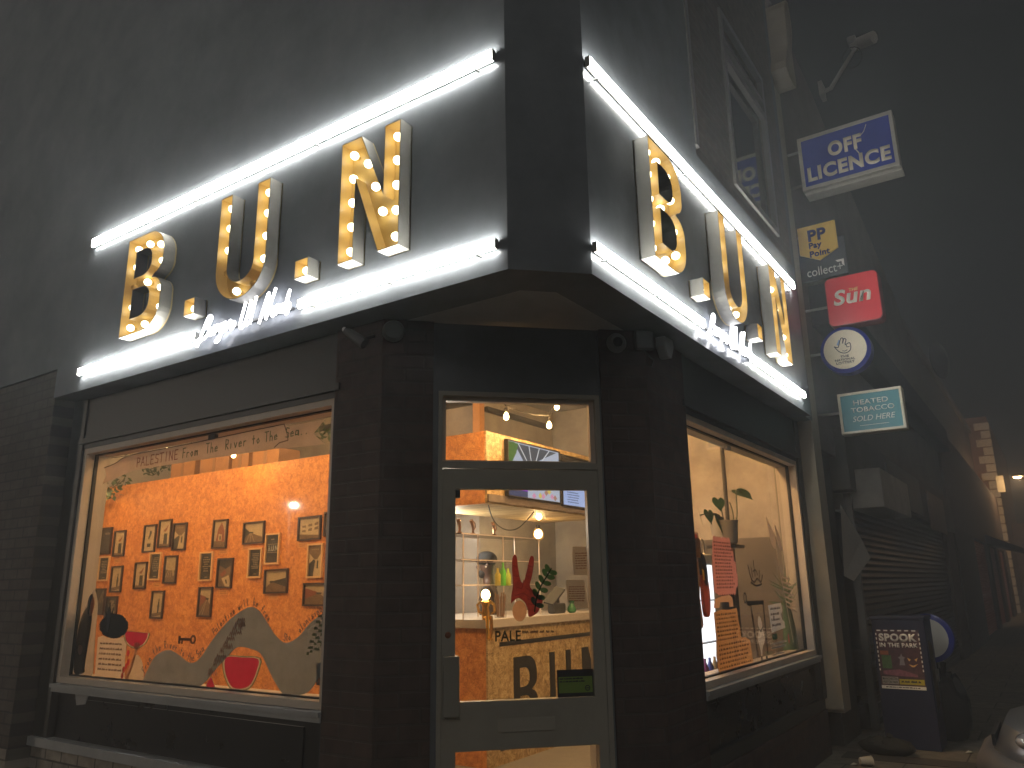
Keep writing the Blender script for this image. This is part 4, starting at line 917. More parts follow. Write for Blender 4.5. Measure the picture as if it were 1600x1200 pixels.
# card terminal, plant pot, notices
yt, zt = onx(868, 930, -2.8)
t = thing('till_terminal', 'dark tablet till on a tilted stand on the counter', 'till', (-2.8, yt, 1.30))
part('screen', MB().add([(.06, -.16, .10), (.06, .10, .26), (-.06, .10, .29), (-.06, -.16, .13), (.065, -.155, .085), (.065, .105, .245), (-.055, .105, .275), (-.055, -.155, .115)], [(0, 1, 2, 3), (7, 6, 5, 4), (0, 4, 5, 1), (1, 5, 6, 2), (2, 6, 7, 3), (3, 7, 4, 0)]), mat('tablet_black', (.012, .012, .013), .55), t)
part('stand', MB().box(-.05, .05, -.10, .14, 0, .11), mat('till_grey', (.04, .04, .04), .5), t, bevel=.02)
part('arm', MB().tube([(0, .05, .11), (0, .03, .19)], .02, 8), BLK, t)
yp, _ = onx(893, 942, -2.7)
t = thing('green_vase', 'small green vase at the end of the counter', 'vase', (-2.7, yp, 1.30)); part('body', MB().lathe([(.03, 0), (.05, .02), (.05, .05), (.022, .10), (.035, .13)], (0, 0, 0), 16), mat('green_glaze', (.03, .16, .06), .25), t, smooth=True)
def notice(name, label, pts, seed, m_):
    P_ = [PY(x, y, 6.39) for x, y in pts]; t = thing(name, label, 'notice'); u = [p.x for p in P_]; v = [p.z for p in P_]
    part('sheet', MB().prism([(p.x, p.z) for p in P_], -6.398, -6.393), m_, t); part('writing', MB().scribble(min(u)+.04, max(u)-.04, min(v)+.08, max(v)-.08, 7, -6.392, w=.008, seed=seed), mat('notice_ink', (.28, .14, .08), .8), t)
notice('wall_notice', 'orange lettered notice high on the back wall behind the door', [(894, 854), (922, 855), (922, 899), (896, 898)], 5, PAPER)
notice('wall_notice', 'cream printed notice low on the back wall above the till', [(884, 906), (912, 906), (920, 950), (888, 950)], 6, PAPER)
t = thing('hanging_cable', 'thin black cable drooping under the bulkhead', 'cable')
ca = [PX(x, y, -2.75) for x, y in ((763, 789), (768, 806), (777, 820), (792, 828), (808, 826), (822, 814), (834, 800))]
part('cable', MB().tube(spline([tuple(p) for p in ca], 4), .006, 6), CABLE, t)
t = thing('wall_hook', 'small plastic hook with strap hanging on the kitchen wall', 'hook'); h0 = PX(878, 855, -3.9)
part('hook', MB().box(h0.x-.02, h0.x+.02, h0.y-.06, h0.y+.06, h0.z-.06, h0.z+.05), mat('dull_plastic', (.45, .38, .30), .6), t, bevel=.02); part('strap', MB().tube([(h0.x+.02, h0.y, h0.z-.05), (h0.x+.02, h0.y-.05, h0.z-.6)], .012, 6), mat('strap', (.40, .35, .28), .7), t)
t = thing('air_vent', 'small dark vent flap under the bulkhead', 'vent'); v0 = PX(800, 799, -3.4)
part('housing', MB().box(-3.5, -3.3, v0.y-.22, v0.y+.25, v0.z-.02, v0.z+.07), BLK, t); part('flap', MB().box(-3.3, -3.28, v0.y-.2, v0.y+.25, v0.z-.01, v0.z+.025), WHITE, t)
# black letters and bars on the counter front
t = thing('counter_lettering', 'big black shop letters between two bars on the counter front', 'lettering', (-2.64, 0, 0), SIDE)
part('bar', MB().prism(rect(3.15, 5.25, 1.045, 1.085), -.0, .004), BLK, t); part('bar', MB().prism(rect(3.15, 5.25, .13, .17), -.0, .004), BLK, t)
for ch, u in (('B', 3.38), ('U', 4.04), ('N', 4.72)):
    lps = GLYPH[ch][0]; sx, sz = .42/.52, .66/.82
    part('letter', MB().prism([(u+a*sx, .27+b*sz) for a, b in lps[0]], .0, .004, [[(u+a*sx, .27+b*sz) for a, b in h] for h in lps[1:]]), BLK, t)
# painted hand and lettering on the door glass
HD = .0035
t = thing('painted_hand', 'red painted hand making a victory sign on the door glass', 'window painting', DC, CUT)
off_ = -.438
REDP = mat('hand_red', (.46, .07, .05), .8, var=.4, scale=26, thin=.45); ROSE = mat('dark_red_outline', (.20, .02, .02), .8, thin=.85)
hand = [(.374, 1.515), (.376, 1.56), (.386, 1.61), (.385, 1.67), (.383, 1.76), (.395, 1.797), (.412, 1.79), (.420, 1.72), (.432, 1.655), (.446, 1.632), (.462, 1.66), (.482, 1.735), (.498, 1.787), (.516, 1.785), (.517, 1.74), (.503, 1.67), (.490, 1.615), (.512, 1.585), (.540, 1.57), (.562, 1.545), (.565, 1.515), (.548, 1.485), (.53, 1.455), (.482, 1.435), (.473, 1.48), (.455, 1.522), (.42, 1.545), (.39, 1.53)]
hp = spline([(a+off_, b-.015) for a, b in hand], 3, True)
inn = offset(hp, .004); plm = [(.424+off_+.043*cos(q_*pi/12), 1.455+.060*sin(q_*pi/12)) for q_ in range(24)]
part('outline', MB().prism(hp, HD, HD+.001, [inn]), ROSE, t); part('paint', MB().prism(inn, HD, HD+.001), REDP, t)
part('palm', MB().prism(plm, HD, HD+.001), mat('pale_palm', (.42, .26, .17), .8, var=.2, scale=30, thin=.85), t)
kn = MB()
for st in ([(.386, 1.735), (.418, 1.728)], [(.384, 1.675), (.424, 1.672)], [(.478, 1.735), (.510, 1.725)], [(.464, 1.675), (.497, 1.664)], [(.415, 1.61), (.44, 1.60), (.452, 1.65)], [(.47, 1.60), (.515, 1.565), (.50, 1.535), (.47, 1.545)], [(.475, 1.535), (.545, 1.535), (.535, 1.505), (.48, 1.51)], [(.40, 1.56), (.45, 1.57), (.49, 1.545)]): kn.stroke([(a+off_, b-.015) for a, b in spline(st, 4)], .0045, HD+.0012, t=.0008)
part('knuckle_lines', kn, ROSE, t)
br = thing('painted_branch', 'dark green leafy branch painted beside the red hand on the door', 'window painting', DC, CUT)
pts = [(.515+off_, 1.45), (.53+off_, 1.53), (.56+off_, 1.60), (.60+off_, 1.66), (.625+off_, 1.70)]
part('stem', MB().stroke(spline(pts, 4), .008, HD+.0032), mat('branch_green', (.015, .045, .02), .7), br)
m_ = MB()
for k in range(6):
    j = .12+.15*k; i = min(3, int(j*4)); f = j*4-i; x = pts[i][0]+(pts[i+1][0]-pts[i][0])*f; z = pts[i][1]+(pts[i+1][1]-pts[i][1])*f
    for a in (115, -10):
        c, s = cos(radians(a)), sin(radians(a)); L, w = .052, .015
        m_.prism([(x+c*L*(.5+.5*cos(q))-s*w*sin(q), z+s*L*(.5+.5*cos(q))+c*w*sin(q)) for q in [i_*pi/7 for i_ in range(14)]], HD+.0035, HD+.0045)
part('foliage', m_, mat('branch_leaf', (.020, .060, .025), .6, thin=.85), br)
t = thing('door_lettering', 'dark green hand painted letters on the door glass', 'lettering', DC, CUT)
words_on('lettering', 'PALE', (.275+off_, .43+off_, 1.285, 1.345), HD, mat('dark_green_paint', (.012, .03, .02), .7), t, bold=.02, t=.001)
part('faded_letters', MB().scribble(.435+off_, .66+off_, 1.315, 1.35, 1, HD, w=.004, seed=3), mat('faded_paint', (.14, .10, .08), .8), t)
# bench with a folded menu inside the door
t = thing('low_bench', 'pale low bench just inside the door', 'bench'); part('top', MB().box(-1.75, -1.05, 3.15, 3.7, .40, .44), mat('pale_bench', (.55, .52, .50), .5), t)
for x in (-1.7, -1.1): part('leg', MB().box(x-.03, x+.03, 3.2, 3.65, .013, .40), mat('pale_bench', (.55, .52, .50), .5), t)
t = thing('folded_card', 'white folded card standing on the low bench', 'card'); part('card', MB().add([(-1.70, 3.27, .441), (-1.55, 3.25, .441), (-1.67, 3.30, .53), (-1.65, 3.35, .441), (-1.53, 3.32, .441)], [(0, 1, 2), (2, 4, 3)]), WHITE, t)

# ---------------- the person behind the counter
def skin(name, joints, edges, material, parent, sub=2):
    me = bpy.data.meshes.new(name); me.from_pydata([j[:3] for j in joints], edges, []); me.materials.append(material)
    o = bpy.data.objects.new(name, me); COL.objects.link(o); sm = o.modifiers.new('skin', 'SKIN'); sm.use_smooth_shade = True
    for v, j in zip(me.skin_vertices[0].data, joints): v.radius = (j[3], j[4] if len(j) > 4 else j[3])
    me.skin_vertices[0].data[0].use_root = True
    sb = o.modifiers.new('sub', 'SUBSURF'); sb.levels = sb.render_levels = sub; o.parent = parent
    return o
hp_ = PX(764, 880, -3.45)
pr = thing('person', 'person in a dark cap and dark top behind the counter, facing sideways', 'person', (-3.45, hp_.y, .012), radians(-62))
hz = hp_.z-.012; k = hz/1.66
SK = mat('brown_skin', (.055, .026, .017), .55, var=.1, scale=30); CLOTH = mat('dark_top', (.045, .030, .025), .85, var=.2, scale=20)
J = [(0, 0, .95*k, .15, .11), (0, 0, 1.15*k, .15, .10), (0, 0, 1.36*k, .17, .11), (0, 0, 1.47*k, .06, .06), (0, -.02, 1.55*k, .055, .06), (0, -.03, 1.64*k, .078, .095), (0, -.025, 1.73*k, .070, .085),
     (.18, 0, 1.40*k, .06), (.23, -.02, 1.14*k, .045), (.20, -.22, 1.06*k, .036), (.18, -.32, 1.08*k, .028), (-.18, 0, 1.40*k, .06), (-.23, -.02, 1.14*k, .045), (-.20, -.22, 1.06*k, .036), (-.18, -.32, 1.08*k, .028),
     (.09, 0, .88*k, .09), (.10, .0, .50*k, .06), (.10, .02, .08*k, .045), (.10, -.12, .03, .035), (-.09, 0, .88*k, .09), (-.10, 0, .50*k, .06), (-.10, .02, .08*k, .045), (-.10, -.12, .03, .035)]
Ed = [(0, 1), (1, 2), (2, 3), (3, 4), (4, 5), (5, 6), (2, 7), (7, 8), (8, 9), (9, 10), (2, 11), (11, 12), (12, 13), (13, 14), (0, 15), (15, 16), (16, 17), (17, 18), (0, 19), (19, 20), (20, 21), (21, 22)]
body = skin('body', J, Ed, SK, pr)
Jt = [(0, 0, .93*k, .165, .125), (0, 0, 1.15*k, .165, .115), (0, 0, 1.37*k, .185, .125), (0, 0, 1.455*k, .075, .075), (.19, 0, 1.40*k, .072), (.24, -.02, 1.15*k, .058), (-.19, 0, 1.40*k, .072), (-.24, -.02, 1.15*k, .058)]
skin('top', Jt, [(0, 1), (1, 2), (2, 3), (2, 4), (4, 5), (2, 6), (6, 7)], CLOTH, pr)
part('cap', MB().ball((0, -.025, 1.70*k), .105, 18, s=(.95, 1.15, .85)).lathe([(.07, 0), (.07, .008)], (0, -.13, 1.695*k), 16), mat('navy_cap', (.010, .011, .015), .8), pr, smooth=True)
part('nose', MB().ball((0, -.132, 1.625*k), .016, 10, s=(.9, 1.2, 1.3)), SK, pr, smooth=True)
part('beard', MB().ball((0, -.07, 1.555*k), .066, 14, s=(.95, .85, .75)), HAIR, pr, smooth=True)
for s in (-1, 1):
    part('eye', MB().ball((s*.030, -.118, 1.655*k), .011, 8), WHITE, pr, smooth=True); part('ear', MB().ball((s*.082, -.01, 1.63*k), .024, 10, s=(.4, .8, 1.3)), SK, pr, smooth=True)
    m_ = MB()
    for i in range(4): m_.tube([(s*.18+(i-1.5)*.018, -.35, 1.08*k), (s*.18+(i-1.5)*.021, -.40-.008*(i % 2), 1.075*k), (s*.18+(i-1.5)*.021, -.43-.01*(1 if i in (1, 2) else 0), 1.055*k)], [.009, .008, .007], 8)
    m_.tube([(s*.155, -.32, 1.075*k), (s*.13, -.35, 1.07*k), (s*.12, -.38, 1.06*k)], [.010, .009, .007], 8).ball((s*.18, -.335, 1.08*k), .036, 12, s=(1.05, 1.1, .5))
    part('hand', m_, SK, pr, smooth=True)
part('earbud', MB().ball((.092, -.02, 1.62*k), .009, 8), WHITE, pr, smooth=True)
# ================================================================ narrow side window: papers, plants, hanging things
def side_glued(name, label, cat, group=None): return onglass(name, label, cat, group, 'side')
PINK = mat('pink_paper', (.62, .26, .25), .85, var=.12, scale=8, thin=.85)
def scallop(u0, u1, v, r, up):
    n = max(2, int(abs(u1-u0)/(2*r))); out = []
    for i in range(n):
        c = u0+(u1-u0)*(i+.5)/n; hw = (u1-u0)/n/2
        out += [(c-hw*cos(pi*j/6), v+up*r*sin(pi*j/6)) for j in range(0, 6)]
    return out
t = side_glued('pink_letter', 'tall pink paper with scalloped edges and rows of dark writing', 'paper')
part('sheet', MB().prism([(2.70, 1.53)] + [(2.69, 1.72), (2.735, 1.90)] + scallop(2.75, 3.13, 1.925, .03, 1) + [(3.15, 1.86), (3.19, 1.84), (3.185, 1.77), (3.235, 1.76), (3.225, 1.68), (3.25, 1.66), (3.235, 1.575), (3.19, 1.56)] + scallop(3.17, 2.76, 1.53, .025, -1), GD-.006, GD-.003), PINK, t)
part('writing', MB().scribble(2.75, 3.17, 1.55, 1.92, 14, GD-.0028, w=.004, gap=.7, seed=21), mat('purple_ink', (.12, .03, .05), .8), t)
t = side_glued('cardboard_letter', 'brown stepped cardboard sheet covered with handwriting', 'paper')
part('sheet', MB().prism([(2.65, 1.385), (2.82, 1.40), (3.0, 1.395), (3.165, 1.402), (3.18, 1.30), (3.205, 1.25), (3.205, 1.175), (3.32, 1.17), (3.42, 1.14), (3.44, 1.05), (3.455, .96), (2.66, .958), (2.635, 1.08), (2.66, 1.2)], GD-.007, GD-.004), CARD, t)
part('writing', MB().scribble(2.69, 3.15, 1.17, 1.38, 7, GD-.0038, w=.0035, gap=.7, seed=22).scribble(2.69, 3.40, .97, 1.16, 6, GD-.0038, w=.0035, gap=.7, seed=23), mat('brown_ink', (.10, .045, .02), .8), t)
t = side_glued('card_arch', 'small arched card shape between the pink paper and the stepped cardboard', 'paper')
part('sheet', MB().prism([(2.66, 1.415), (2.69, 1.48), (2.85, 1.50), (3.02, 1.505), (3.08, 1.485), (3.09, 1.415), (3.0, 1.415), (3.0, 1.452), (2.80, 1.455), (2.77, 1.415)], GD-.007, GD-.004), mat('peach_card', (.60, .36, .22), .85, var=.1, thin=.85), t)
t = side_glued('cut_out_figure', 'pale cut-out bird figure with a long black beak line on a dark stand', 'window painting')
part('arm', MB().prism(circle(3.385, 1.475, .045, 16), GD-.004, GD-.002, [circle(3.385, 1.475, .03, 16)]).prism([(3.42, 1.45), (3.87, 1.445), (3.87, 1.415), (3.43, 1.41)], GD-.004, GD-.002).prism([(3.84, 1.42), (3.87, 1.42), (3.87, 1.0), (3.84, 1.0)], GD-.004, GD-.002).prism([(3.50, 1.42), (3.53, 1.42), (3.60, 1.0), (3.57, 1.0)], GD-.004, GD-.002), mat('dark_taupe', (.10, .075, .06), .7, var=.4, scale=20), t)
part('body', MB().prism(spline([(3.70, 1.32), (3.655, 1.27), (3.67, 1.21), (3.62, 1.15), (3.66, 1.06), (3.68, .965), (3.72, 1.06), (3.80, 1.12), (3.77, 1.22), (3.755, 1.28)], 4, True), GD-.0018, GD), mat('ivory_paint', (.62, .50, .36), .8, thin=.85), t)
part('neckband', MB().stroke([(3.655, 1.225), (3.71, 1.195), (3.77, 1.225)], .014, GD+.0003), BLK, t)
part('feet', MB().prism([(3.64, .957), (3.70, .957), (3.69, 1.0), (3.66, 1.0)], GD, GD+.001).prism([(3.77, .957), (3.85, .957), (3.83, .99), (3.79, .99)], GD, GD+.001), BLK, t)
t = side_glued('paper_note', 'cream torn paper note with sketches on the side window', 'paper')
part('sheet', MB().prism([(4.0, 1.40), (4.40, 1.412), (4.42, 1.34), (4.36, 1.31), (4.39, 1.26), (4.45, 1.245), (4.46, 1.185), (4.30, 1.18), (4.03, 1.165)], GD-.006, GD-.004), mat('note_paper', (.58, .52, .44), .85, var=.15, scale=14, thin=.85), t)
part('sketch', MB().scribble(4.05, 4.35, 1.20, 1.39, 4, GD-.0038, w=.004, seed=31).prism(circle(4.13, 1.29, .018, 12), GD-.0038, GD-.003), mat('sketch_ink', (.14, .11, .09), .8), t)
t = side_glued('green_tag', 'small green tag under the cream torn note', 'tag'); part('tag', MB().prism([(4.03, 1.15), (4.18, 1.155), (4.19, 1.11), (4.05, 1.10)], GD-.006, GD-.004), mat('tag_green', (.03, .25, .07), .6), t)
t = side_glued('glass_script', 'black brush script on the side window glass', 'writing')
q = random.Random(5); m_ = MB()
for st in ([(3.52, 1.74), (3.58, 1.63), (3.66, 1.60), (3.74, 1.63), (3.84, 1.60), (3.90, 1.66)], [(3.60, 1.72), (3.62, 1.64)], [(3.68, 1.78), (3.69, 1.65)], [(3.64, 1.69), (3.72, 1.70), (3.76, 1.66)], [(3.82, 1.70), (3.80, 1.62)], [(3.56, 1.60), (3.70, 1.57), (3.86, 1.585)]): m_.stroke(spline(st, 4), .013, GD)
part('script', m_, DARKTXT, t)
t = side_glued('glass_lettering', 'small white lettering low on the side window glass', 'lettering'); part('writing', MB().scribble(3.95, 4.45, 1.02, 1.09, 2, GD, w=.006, seed=41).scribble(3.98, 4.40, .965, 1.0, 1, GD, w=.007, seed=42), WHITE, t)
t = side_glued('painted_ladder', 'pale painted lines like ladder rungs beside the spiky plant', 'window painting')
m_ = MB()
for k in range(7): m_.stroke([(4.46+.02*k, 1.645-.045*k), (4.76+.02*k, 1.625-.052*k)], .016, GD)
m_.stroke([(4.36, 2.12), (4.44, 1.75), (4.58, 1.30), (4.66, 1.05)], .012, GD); part('paint', m_, mat('rung_paint', (.50, .38, .30), .8, thin=.85), t)
t = side_glued('painted_feathers', 'two pale painted feathers high on the side window', 'window painting')
part('feather', MB().prism(spline([(4.18, 2.19), (4.21, 2.08), (4.27, 1.95), (4.38, 1.90), (4.41, 1.99), (4.33, 2.08), (4.24, 2.14)], 4, True), GD-.002, GD), mat('feather_cream', (.60, .44, .32), .8, var=.15, scale=20, thin=.85), t)
part('feather', MB().prism(spline([(4.43, 2.13), (4.46, 2.0), (4.52, 1.91), (4.60, 1.89), (4.58, 1.99), (4.50, 2.08)], 4, True), GD-.002, GD, ), mat('feather_taupe', (.34, .25, .20), .8, var=.3, scale=30, thin=.85), t)
t = side_glued('petal_mark', 'tiny red painted petal near the spiky plant', 'window painting'); part('petal', MB().prism([(4.52+.02*cos(i*pi/6), 1.09+.045*sin(i*pi/6)) for i in range(12)], GD, GD+.001), mat('petal_red', (.40, .02, .02), .7), t)
t = side_glued('number_card', 'red card with a white figure 2 at the pier edge of the side window', 'card')
part('card', MB().prism(rect(2.25, 2.46, 1.855, 1.965), GD-.012, GD-.008), mat('card_border', (.55, .34, .28), .7, thin=.85), t); part('panel', MB().prism(rect(2.265, 2.43, 1.865, 1.95), GD-.0075, GD-.006), mat('card_red', (.45, .05, .04), .6, thin=.85), t)
words_on('lettering', '2', (2.33, 2.39, 1.875, 1.94), GD-.0058, WHITE, t, bold=.02, t=.001)
# hanging cloths and hoop
def hang(name, label, pts, m_, dep=.03):
    t = side_glued(name, label, 'hanging'); part('cloth', MB().prism(pts, GD-.02-dep, GD-.02), m_, t, bevel=.008); return t
BRW = mat('brown_bark_cloth', (.16, .085, .045), .9, var=.5, scale=26, bump=.6, bscale=60, thin=.85)
hang('wrapped_hanging', 'long brown wrapped cloth hanging nearest the pier', spline([(2.34, 1.85), (2.43, 1.84), (2.47, 1.65), (2.44, 1.5), (2.47, 1.30), (2.37, 1.31), (2.34, 1.5), (2.32, 1.68)], 3, True), BRW)
t = side_glued('straw_hoop', 'round straw bundle bound with a dark band at the top of the brown cloth', 'hanging'); part('bundle', MB().tube([(2.41, .358, 1.92), (2.42, .358, 1.78)], [.055, .05], 12), mat('straw', (.55, .36, .20), .85, var=.3, scale=30, thin=.85), t); part('band', MB().tube([(2.41+.058*cos(a*pi/8), .42+.058*sin(a*pi/8), 1.865) for a in range(16)], .008, 6, closed=True), BLK, t)
hang('dark_garment', 'narrow dark navy garment hanging between the cloths', spline([(2.52, 1.82), (2.60, 1.78), (2.63, 1.66), (2.61, 1.58), (2.54, 1.60), (2.53, 1.7)], 3, True), mat('navy_cloth', (.02, .022, .03), .9))
hang('rust_garment', 'rust red garment hanging beside the brown wrapped cloth', spline([(2.53, 1.66), (2.62, 1.64), (2.65, 1.5), (2.62, 1.37), (2.54, 1.37), (2.52, 1.5)], 3, True), mat('rust_cloth', (.30, .055, .03), .9, var=.3, scale=14, thin=.85))
t = side_glued('ring_handle', 'pale oval ring hanging above the dark garment', 'hanging'); part('ring', MB().tube([(2.60+.045*cos(a*pi/8), .358, 1.86+.06*sin(a*pi/8)) for a in range(16)], .008, 6, closed=True), mat('pale_wood', (.72, .62, .50), .6), t)
t = side_glued('yellow_ribbon', 'bright yellow ribbon tied to the brown cloth', 'ribbon'); part('ribbon', MB().prism([(2.50, 1.70), (2.53, 1.69), (2.54, 1.62), (2.51, 1.62)], GD-.015, GD-.012), mat('ribbon_yellow', (.85, .50, .03), .6, thin=.85), t)
# lit drinks cabinet and its bottles
t = thing('drinks_cabinet', 'brightly lit white drinks cabinet low behind the side window', 'fridge', (-.85, PX(1108, 1030, -.85).y, .012), SIDE)
LITP = emitter('cabinet_light', (1.0, .98, 1.0), 2.2)
part('cabinet', MB().box(-.32, .32, .02, .55, 0, 1.85), WHITE, t, bevel=.01); part('light_panel', MB().prism(rect(-.28, .28, .12, 1.75), -.018, -.012), LITP, t)
for k in range(4): part('shelf', MB().box(-.28, .28, -.04, .011, .35+.36*k, .36+.36*k), mat('cabinet_shelf', (.45, .45, .5), .4), t)
for k in range(10):
    b = part('bottle', MB().lathe([(.03, 0), (.032, .02), (.032, .14), (.012, .19), (.012, .22)], (-.24+.12*(k % 5), -.005, .361+.36*(k//5)+.002), 10), mat('cabinet_bottle_%d' % (k % 3), ((.35, .08, .22), (.10, .12, .35), (.45, .25, .08))[k % 3], .25), t, smooth=True)
PXV = -.62; PCY = PX(1134, 852, PXV).y
# black plant stand, pot with heart-leaved vine, spiky plant
t = thing('plant_stand', 'tall black plant stand behind the pink paper', 'stand', (PXV, PCY, .012), SIDE)
part('column', MB().box(-.06, .06, -.06, .06, .02, 1.888), BLACKP, t); part('foot', MB().box(-.14, .14, -.14, .14, 0, .02), BLACKP, t); part('plate', MB().box(-.13, .13, -.13, .13, 1.888, 1.917), BLACKP, t)
def heart(m_, c, s, tilt, yaw, mi=0):
    pts = []
    for i in range(22):
        a = 2*pi*i/22; x = 16*sin(a)**3/17; z = (13*cos(a)-5*cos(2*a)-2*cos(3*a)-cos(4*a))/17
        pts.append((x*s, z*s))
    M_ = Matrix.Translation(c) @ Matrix.Rotation(yaw, 4, 'Z') @ Matrix.Rotation(tilt, 4, 'X')
    k = len(m_.v); m_.prism(pts, -.001, .001, mi=mi)
    for i in range(k, len(m_.v)): m_.v[i] = tuple(M_ @ Vector(m_.v[i]))
pw = lambda x, y: PX(1060+x/5.454, 640+y/5.454, PXV)
t = thing('potted_vine', 'potted vine with big heart-shaped leaves on the black stand', 'plant', (0, 0, 0))
pc = Vector((PXV, PCY, 1.93))
part('pot', MB().lathe([(.08, 0), (.11, .02), (.125, .20), (.13, .22), (.115, .22), (.11, .18)], pc, 20), mat('cream_pot', (.46, .40, .33), .5), t, smooth=True)
top = pc+Vector((0, 0, .2)); ends = [(pw(345, 800), .085), (pw(185, 900), .095), (pw(262, 905), .085), (pw(350, 960), .115), (pw(470, 1055), .12)]
m_ = MB(); l_ = MB()
for i, (e, s) in enumerate(ends): m_.tube(spline([tuple(top), tuple(top.lerp(e, .5)+Vector((0, 0, .05))), tuple(e)], 4), .006, 5); heart(l_, e, s, radians(-12), SIDE+radians((-25, 20, -10, 5, 15)[i]))
e = pw(550, 715); m_.tube(spline([tuple(top), tuple(pw(470, 975)), tuple(pw(500, 900)), tuple(pw(495, 690)), tuple(e)], 5), .007, 5); heart(l_, e, .13, radians(-60), SIDE+radians(50))
m_.tube(spline([tuple(top), tuple(pw(465, 950)), tuple(pw(460, 860)), tuple(pw(435, 790))], 5), .006, 5)
part('stem', m_, mat('vine_stem', (.05, .07, .03), .6), t); part('foliage', l_, mat('vine_leaf', (.055, .13, .05), .45, var=.25, scale=12, thin=.4), t)
t = thing('spiky_plant', 'tall narrow spiky green plant at the far end of the side window', 'plant', (0, 0, 0))
sp = Vector((-.42, 4.93, .92)); part('trunk', MB().tube([sp+Vector((0, 0, 0)), sp+Vector((0, .01, .25)), sp+Vector((0, -.02, .5))], [.075, .06, .025], 10), mat('cactus_green', (.06, .12, .04), .7, var=.4, scale=18), t, smooth=True)
m_ = MB(); q = random.Random(9)
for k in range(34):
    a = q.uniform(0, 2*pi); el = q.uniform(.1, 1.45); L = q.uniform(.16, .36); b = sp+Vector((0, -.02, q.uniform(.38, .62))); d = Vector((cos(a)*cos(el)*.5, sin(a)*cos(el), sin(el)))*L
    s = d.cross(Vector((1, 0, .3))).normalized()*.012; m_.add([b-s, b+s, b+d*.6+s*.8, b+d, b+d*.6-s*.8], [(0, 1, 2, 3, 4)])
part('foliage', m_, mat('yucca_leaf', (.06, .16, .05), .5, var=.3, scale=15, thin=.4), t)
t = side_glued('window_sensor', 'small white sensor at the top of the side window', 'sensor'); part('case', MB().box(3.26, 3.36, -GD+.002, -GD+.03, 2.70, 2.74), WHITE, t)

# ================================================================ neighbouring shops along the side street
NB = thing('neighbour_shop', 'dim rendered shop next door with cream corner pilaster and closed grey shutter', 'shop')
DIMW = mat('dim_render', (.13, .115, .10), .85, var=.25, scale=1.6, bump=.2, bscale=30)
OUT = [(5.62, 3.0), (17.6, 3.0), (17.6, 6.05), (16.7, 6.15), (14.1, 7.26), (9.95, 8.09), (7.84, 8.64), (5.62, 8.9)]
w_ = part('upper_wall', MB().prism(OUT, -.5, -.10), DIMW, NB); w_.rotation_euler = (0, 0, SIDE)
CREAM = mat('cream_render', (.30, .26, .195), .8, var=.12, scale=3)
part('pilaster', MB().box(-.5, -.075, 5.30, 5.60, .358, 7.5), CREAM, NB)
part('pilaster_edge', MB().box(-.5, -.06, 5.22, 5.285, .40, 3.24), CREAM, NB)
cs = part('scroll_corbel', MB().prism(spline([(5.2, 7.45), (5.62, 7.40), (5.62, 7.9), (5.78, 8.3), (5.72, 8.7), (5.5, 8.5), (5.42, 7.9)], 3, True), -.4, .12), CREAM, NB); cs.rotation_euler = (0, 0, SIDE)
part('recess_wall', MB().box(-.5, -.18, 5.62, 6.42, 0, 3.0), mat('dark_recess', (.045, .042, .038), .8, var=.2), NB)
part('shop_fascia', MB().box(-.4, .02, 6.42, 17.5, 2.62, 3.35), mat('neighbour_fascia', (.085, .078, .070), .7, var=.25, scale=2), NB)
part('cornice', MB().prism([(-.4, 6.0), (.16, 6.0), (.16, 17.6), (-.4, 17.6)], 4.5, 5.0, plane='xy'), mat('dark_cornice', (.020, .020, .024), .7), NB)
cb = part('shutter_box', MB().box(-.3, .30, 6.75, 8.8, 2.42, 2.88), mat('shutter_box_metal', (.30, .28, .25), .55, var=.2, scale=5), NB, bevel=.01)
part('sign_panel', MB().box(.02, .05, 9.0, 12.2, 2.66, 3.3), mat('sign_panel_a', (.10, .105, .10), .6, var=.2), NB); part('sign_panel', MB().box(.02, .05, 13.2, 15.6, 2.5, 3.2), mat('sign_panel_b', (.17, .12, .105), .6, var=.2), NB)
def shutter(y0, y1, z1, x, m_, parent, name='shutter'):
    mb = MB(); n = int(z1/.075)
    for k in range(n):
        z = z1*k/n; dz = z1/n
        mb.add([(x, y0, z), (x, y1, z), (x+.022, y1, z+dz*.35), (x+.022, y0, z+dz*.35), (x, y1, z+dz*.9), (x, y0, z+dz*.9), (x, y0, z+dz), (x, y1, z+dz)], [(0, 1, 2, 3), (3, 2, 4, 5), (5, 4, 7, 6)])
    return part(name, mb, m_, parent)
SHUT = mat('grey_shutter', (.085, .085, .078), .5, var=.25, scale=3)
shutter(6.75, 15.9, 2.62, -.10, SHUT, NB)
part('shutter_guide', MB().box(-.12, -.04, 6.66, 6.75, 0, 2.6), mat('guide_metal', (.16, .15, .14), .5), NB)
part('end_wall', MB().box(-.4, -.02, 15.9, 17.5, 0, 2.62), mat('brown_boards', (.075, .055, .045), .8, var=.3), NB)
t = thing('brick_chimney_block', 'dark taller brick building rising behind the shop next door', 'building'); FARB = brickmat('far_dark_brick', 'y', (.070, .055, .048), (.055, .045, .040), (.045, .04, .038))
part('wall', MB().box(-6, -.75, 17.7, 40, 0, 8.4), FARB, t); part('parapet', MB().box(-6.1, -.65, 17.65, 40.05, 8.4, 8.65), mat('parapet_stone', (.10, .09, .08), .8), t)
fs = thing('red_shutter_shop', 'low far shop with red shutters down the side street', 'shop')
part('wall', MB().box(-.7, -.05, 17.7, 40, 2.75, 5.2), mat('far_wall', (.075, .06, .055), .85, var=.2), fs)
RS = mat('red_shutter', (.30, .10, .075), .5, var=.2)
for y0, y1 in ((22.6, 27.5), (28.6, 32.5), (34.0, 37.5)): shutter(y0, y1, 2.7, -.10, RS, fs)
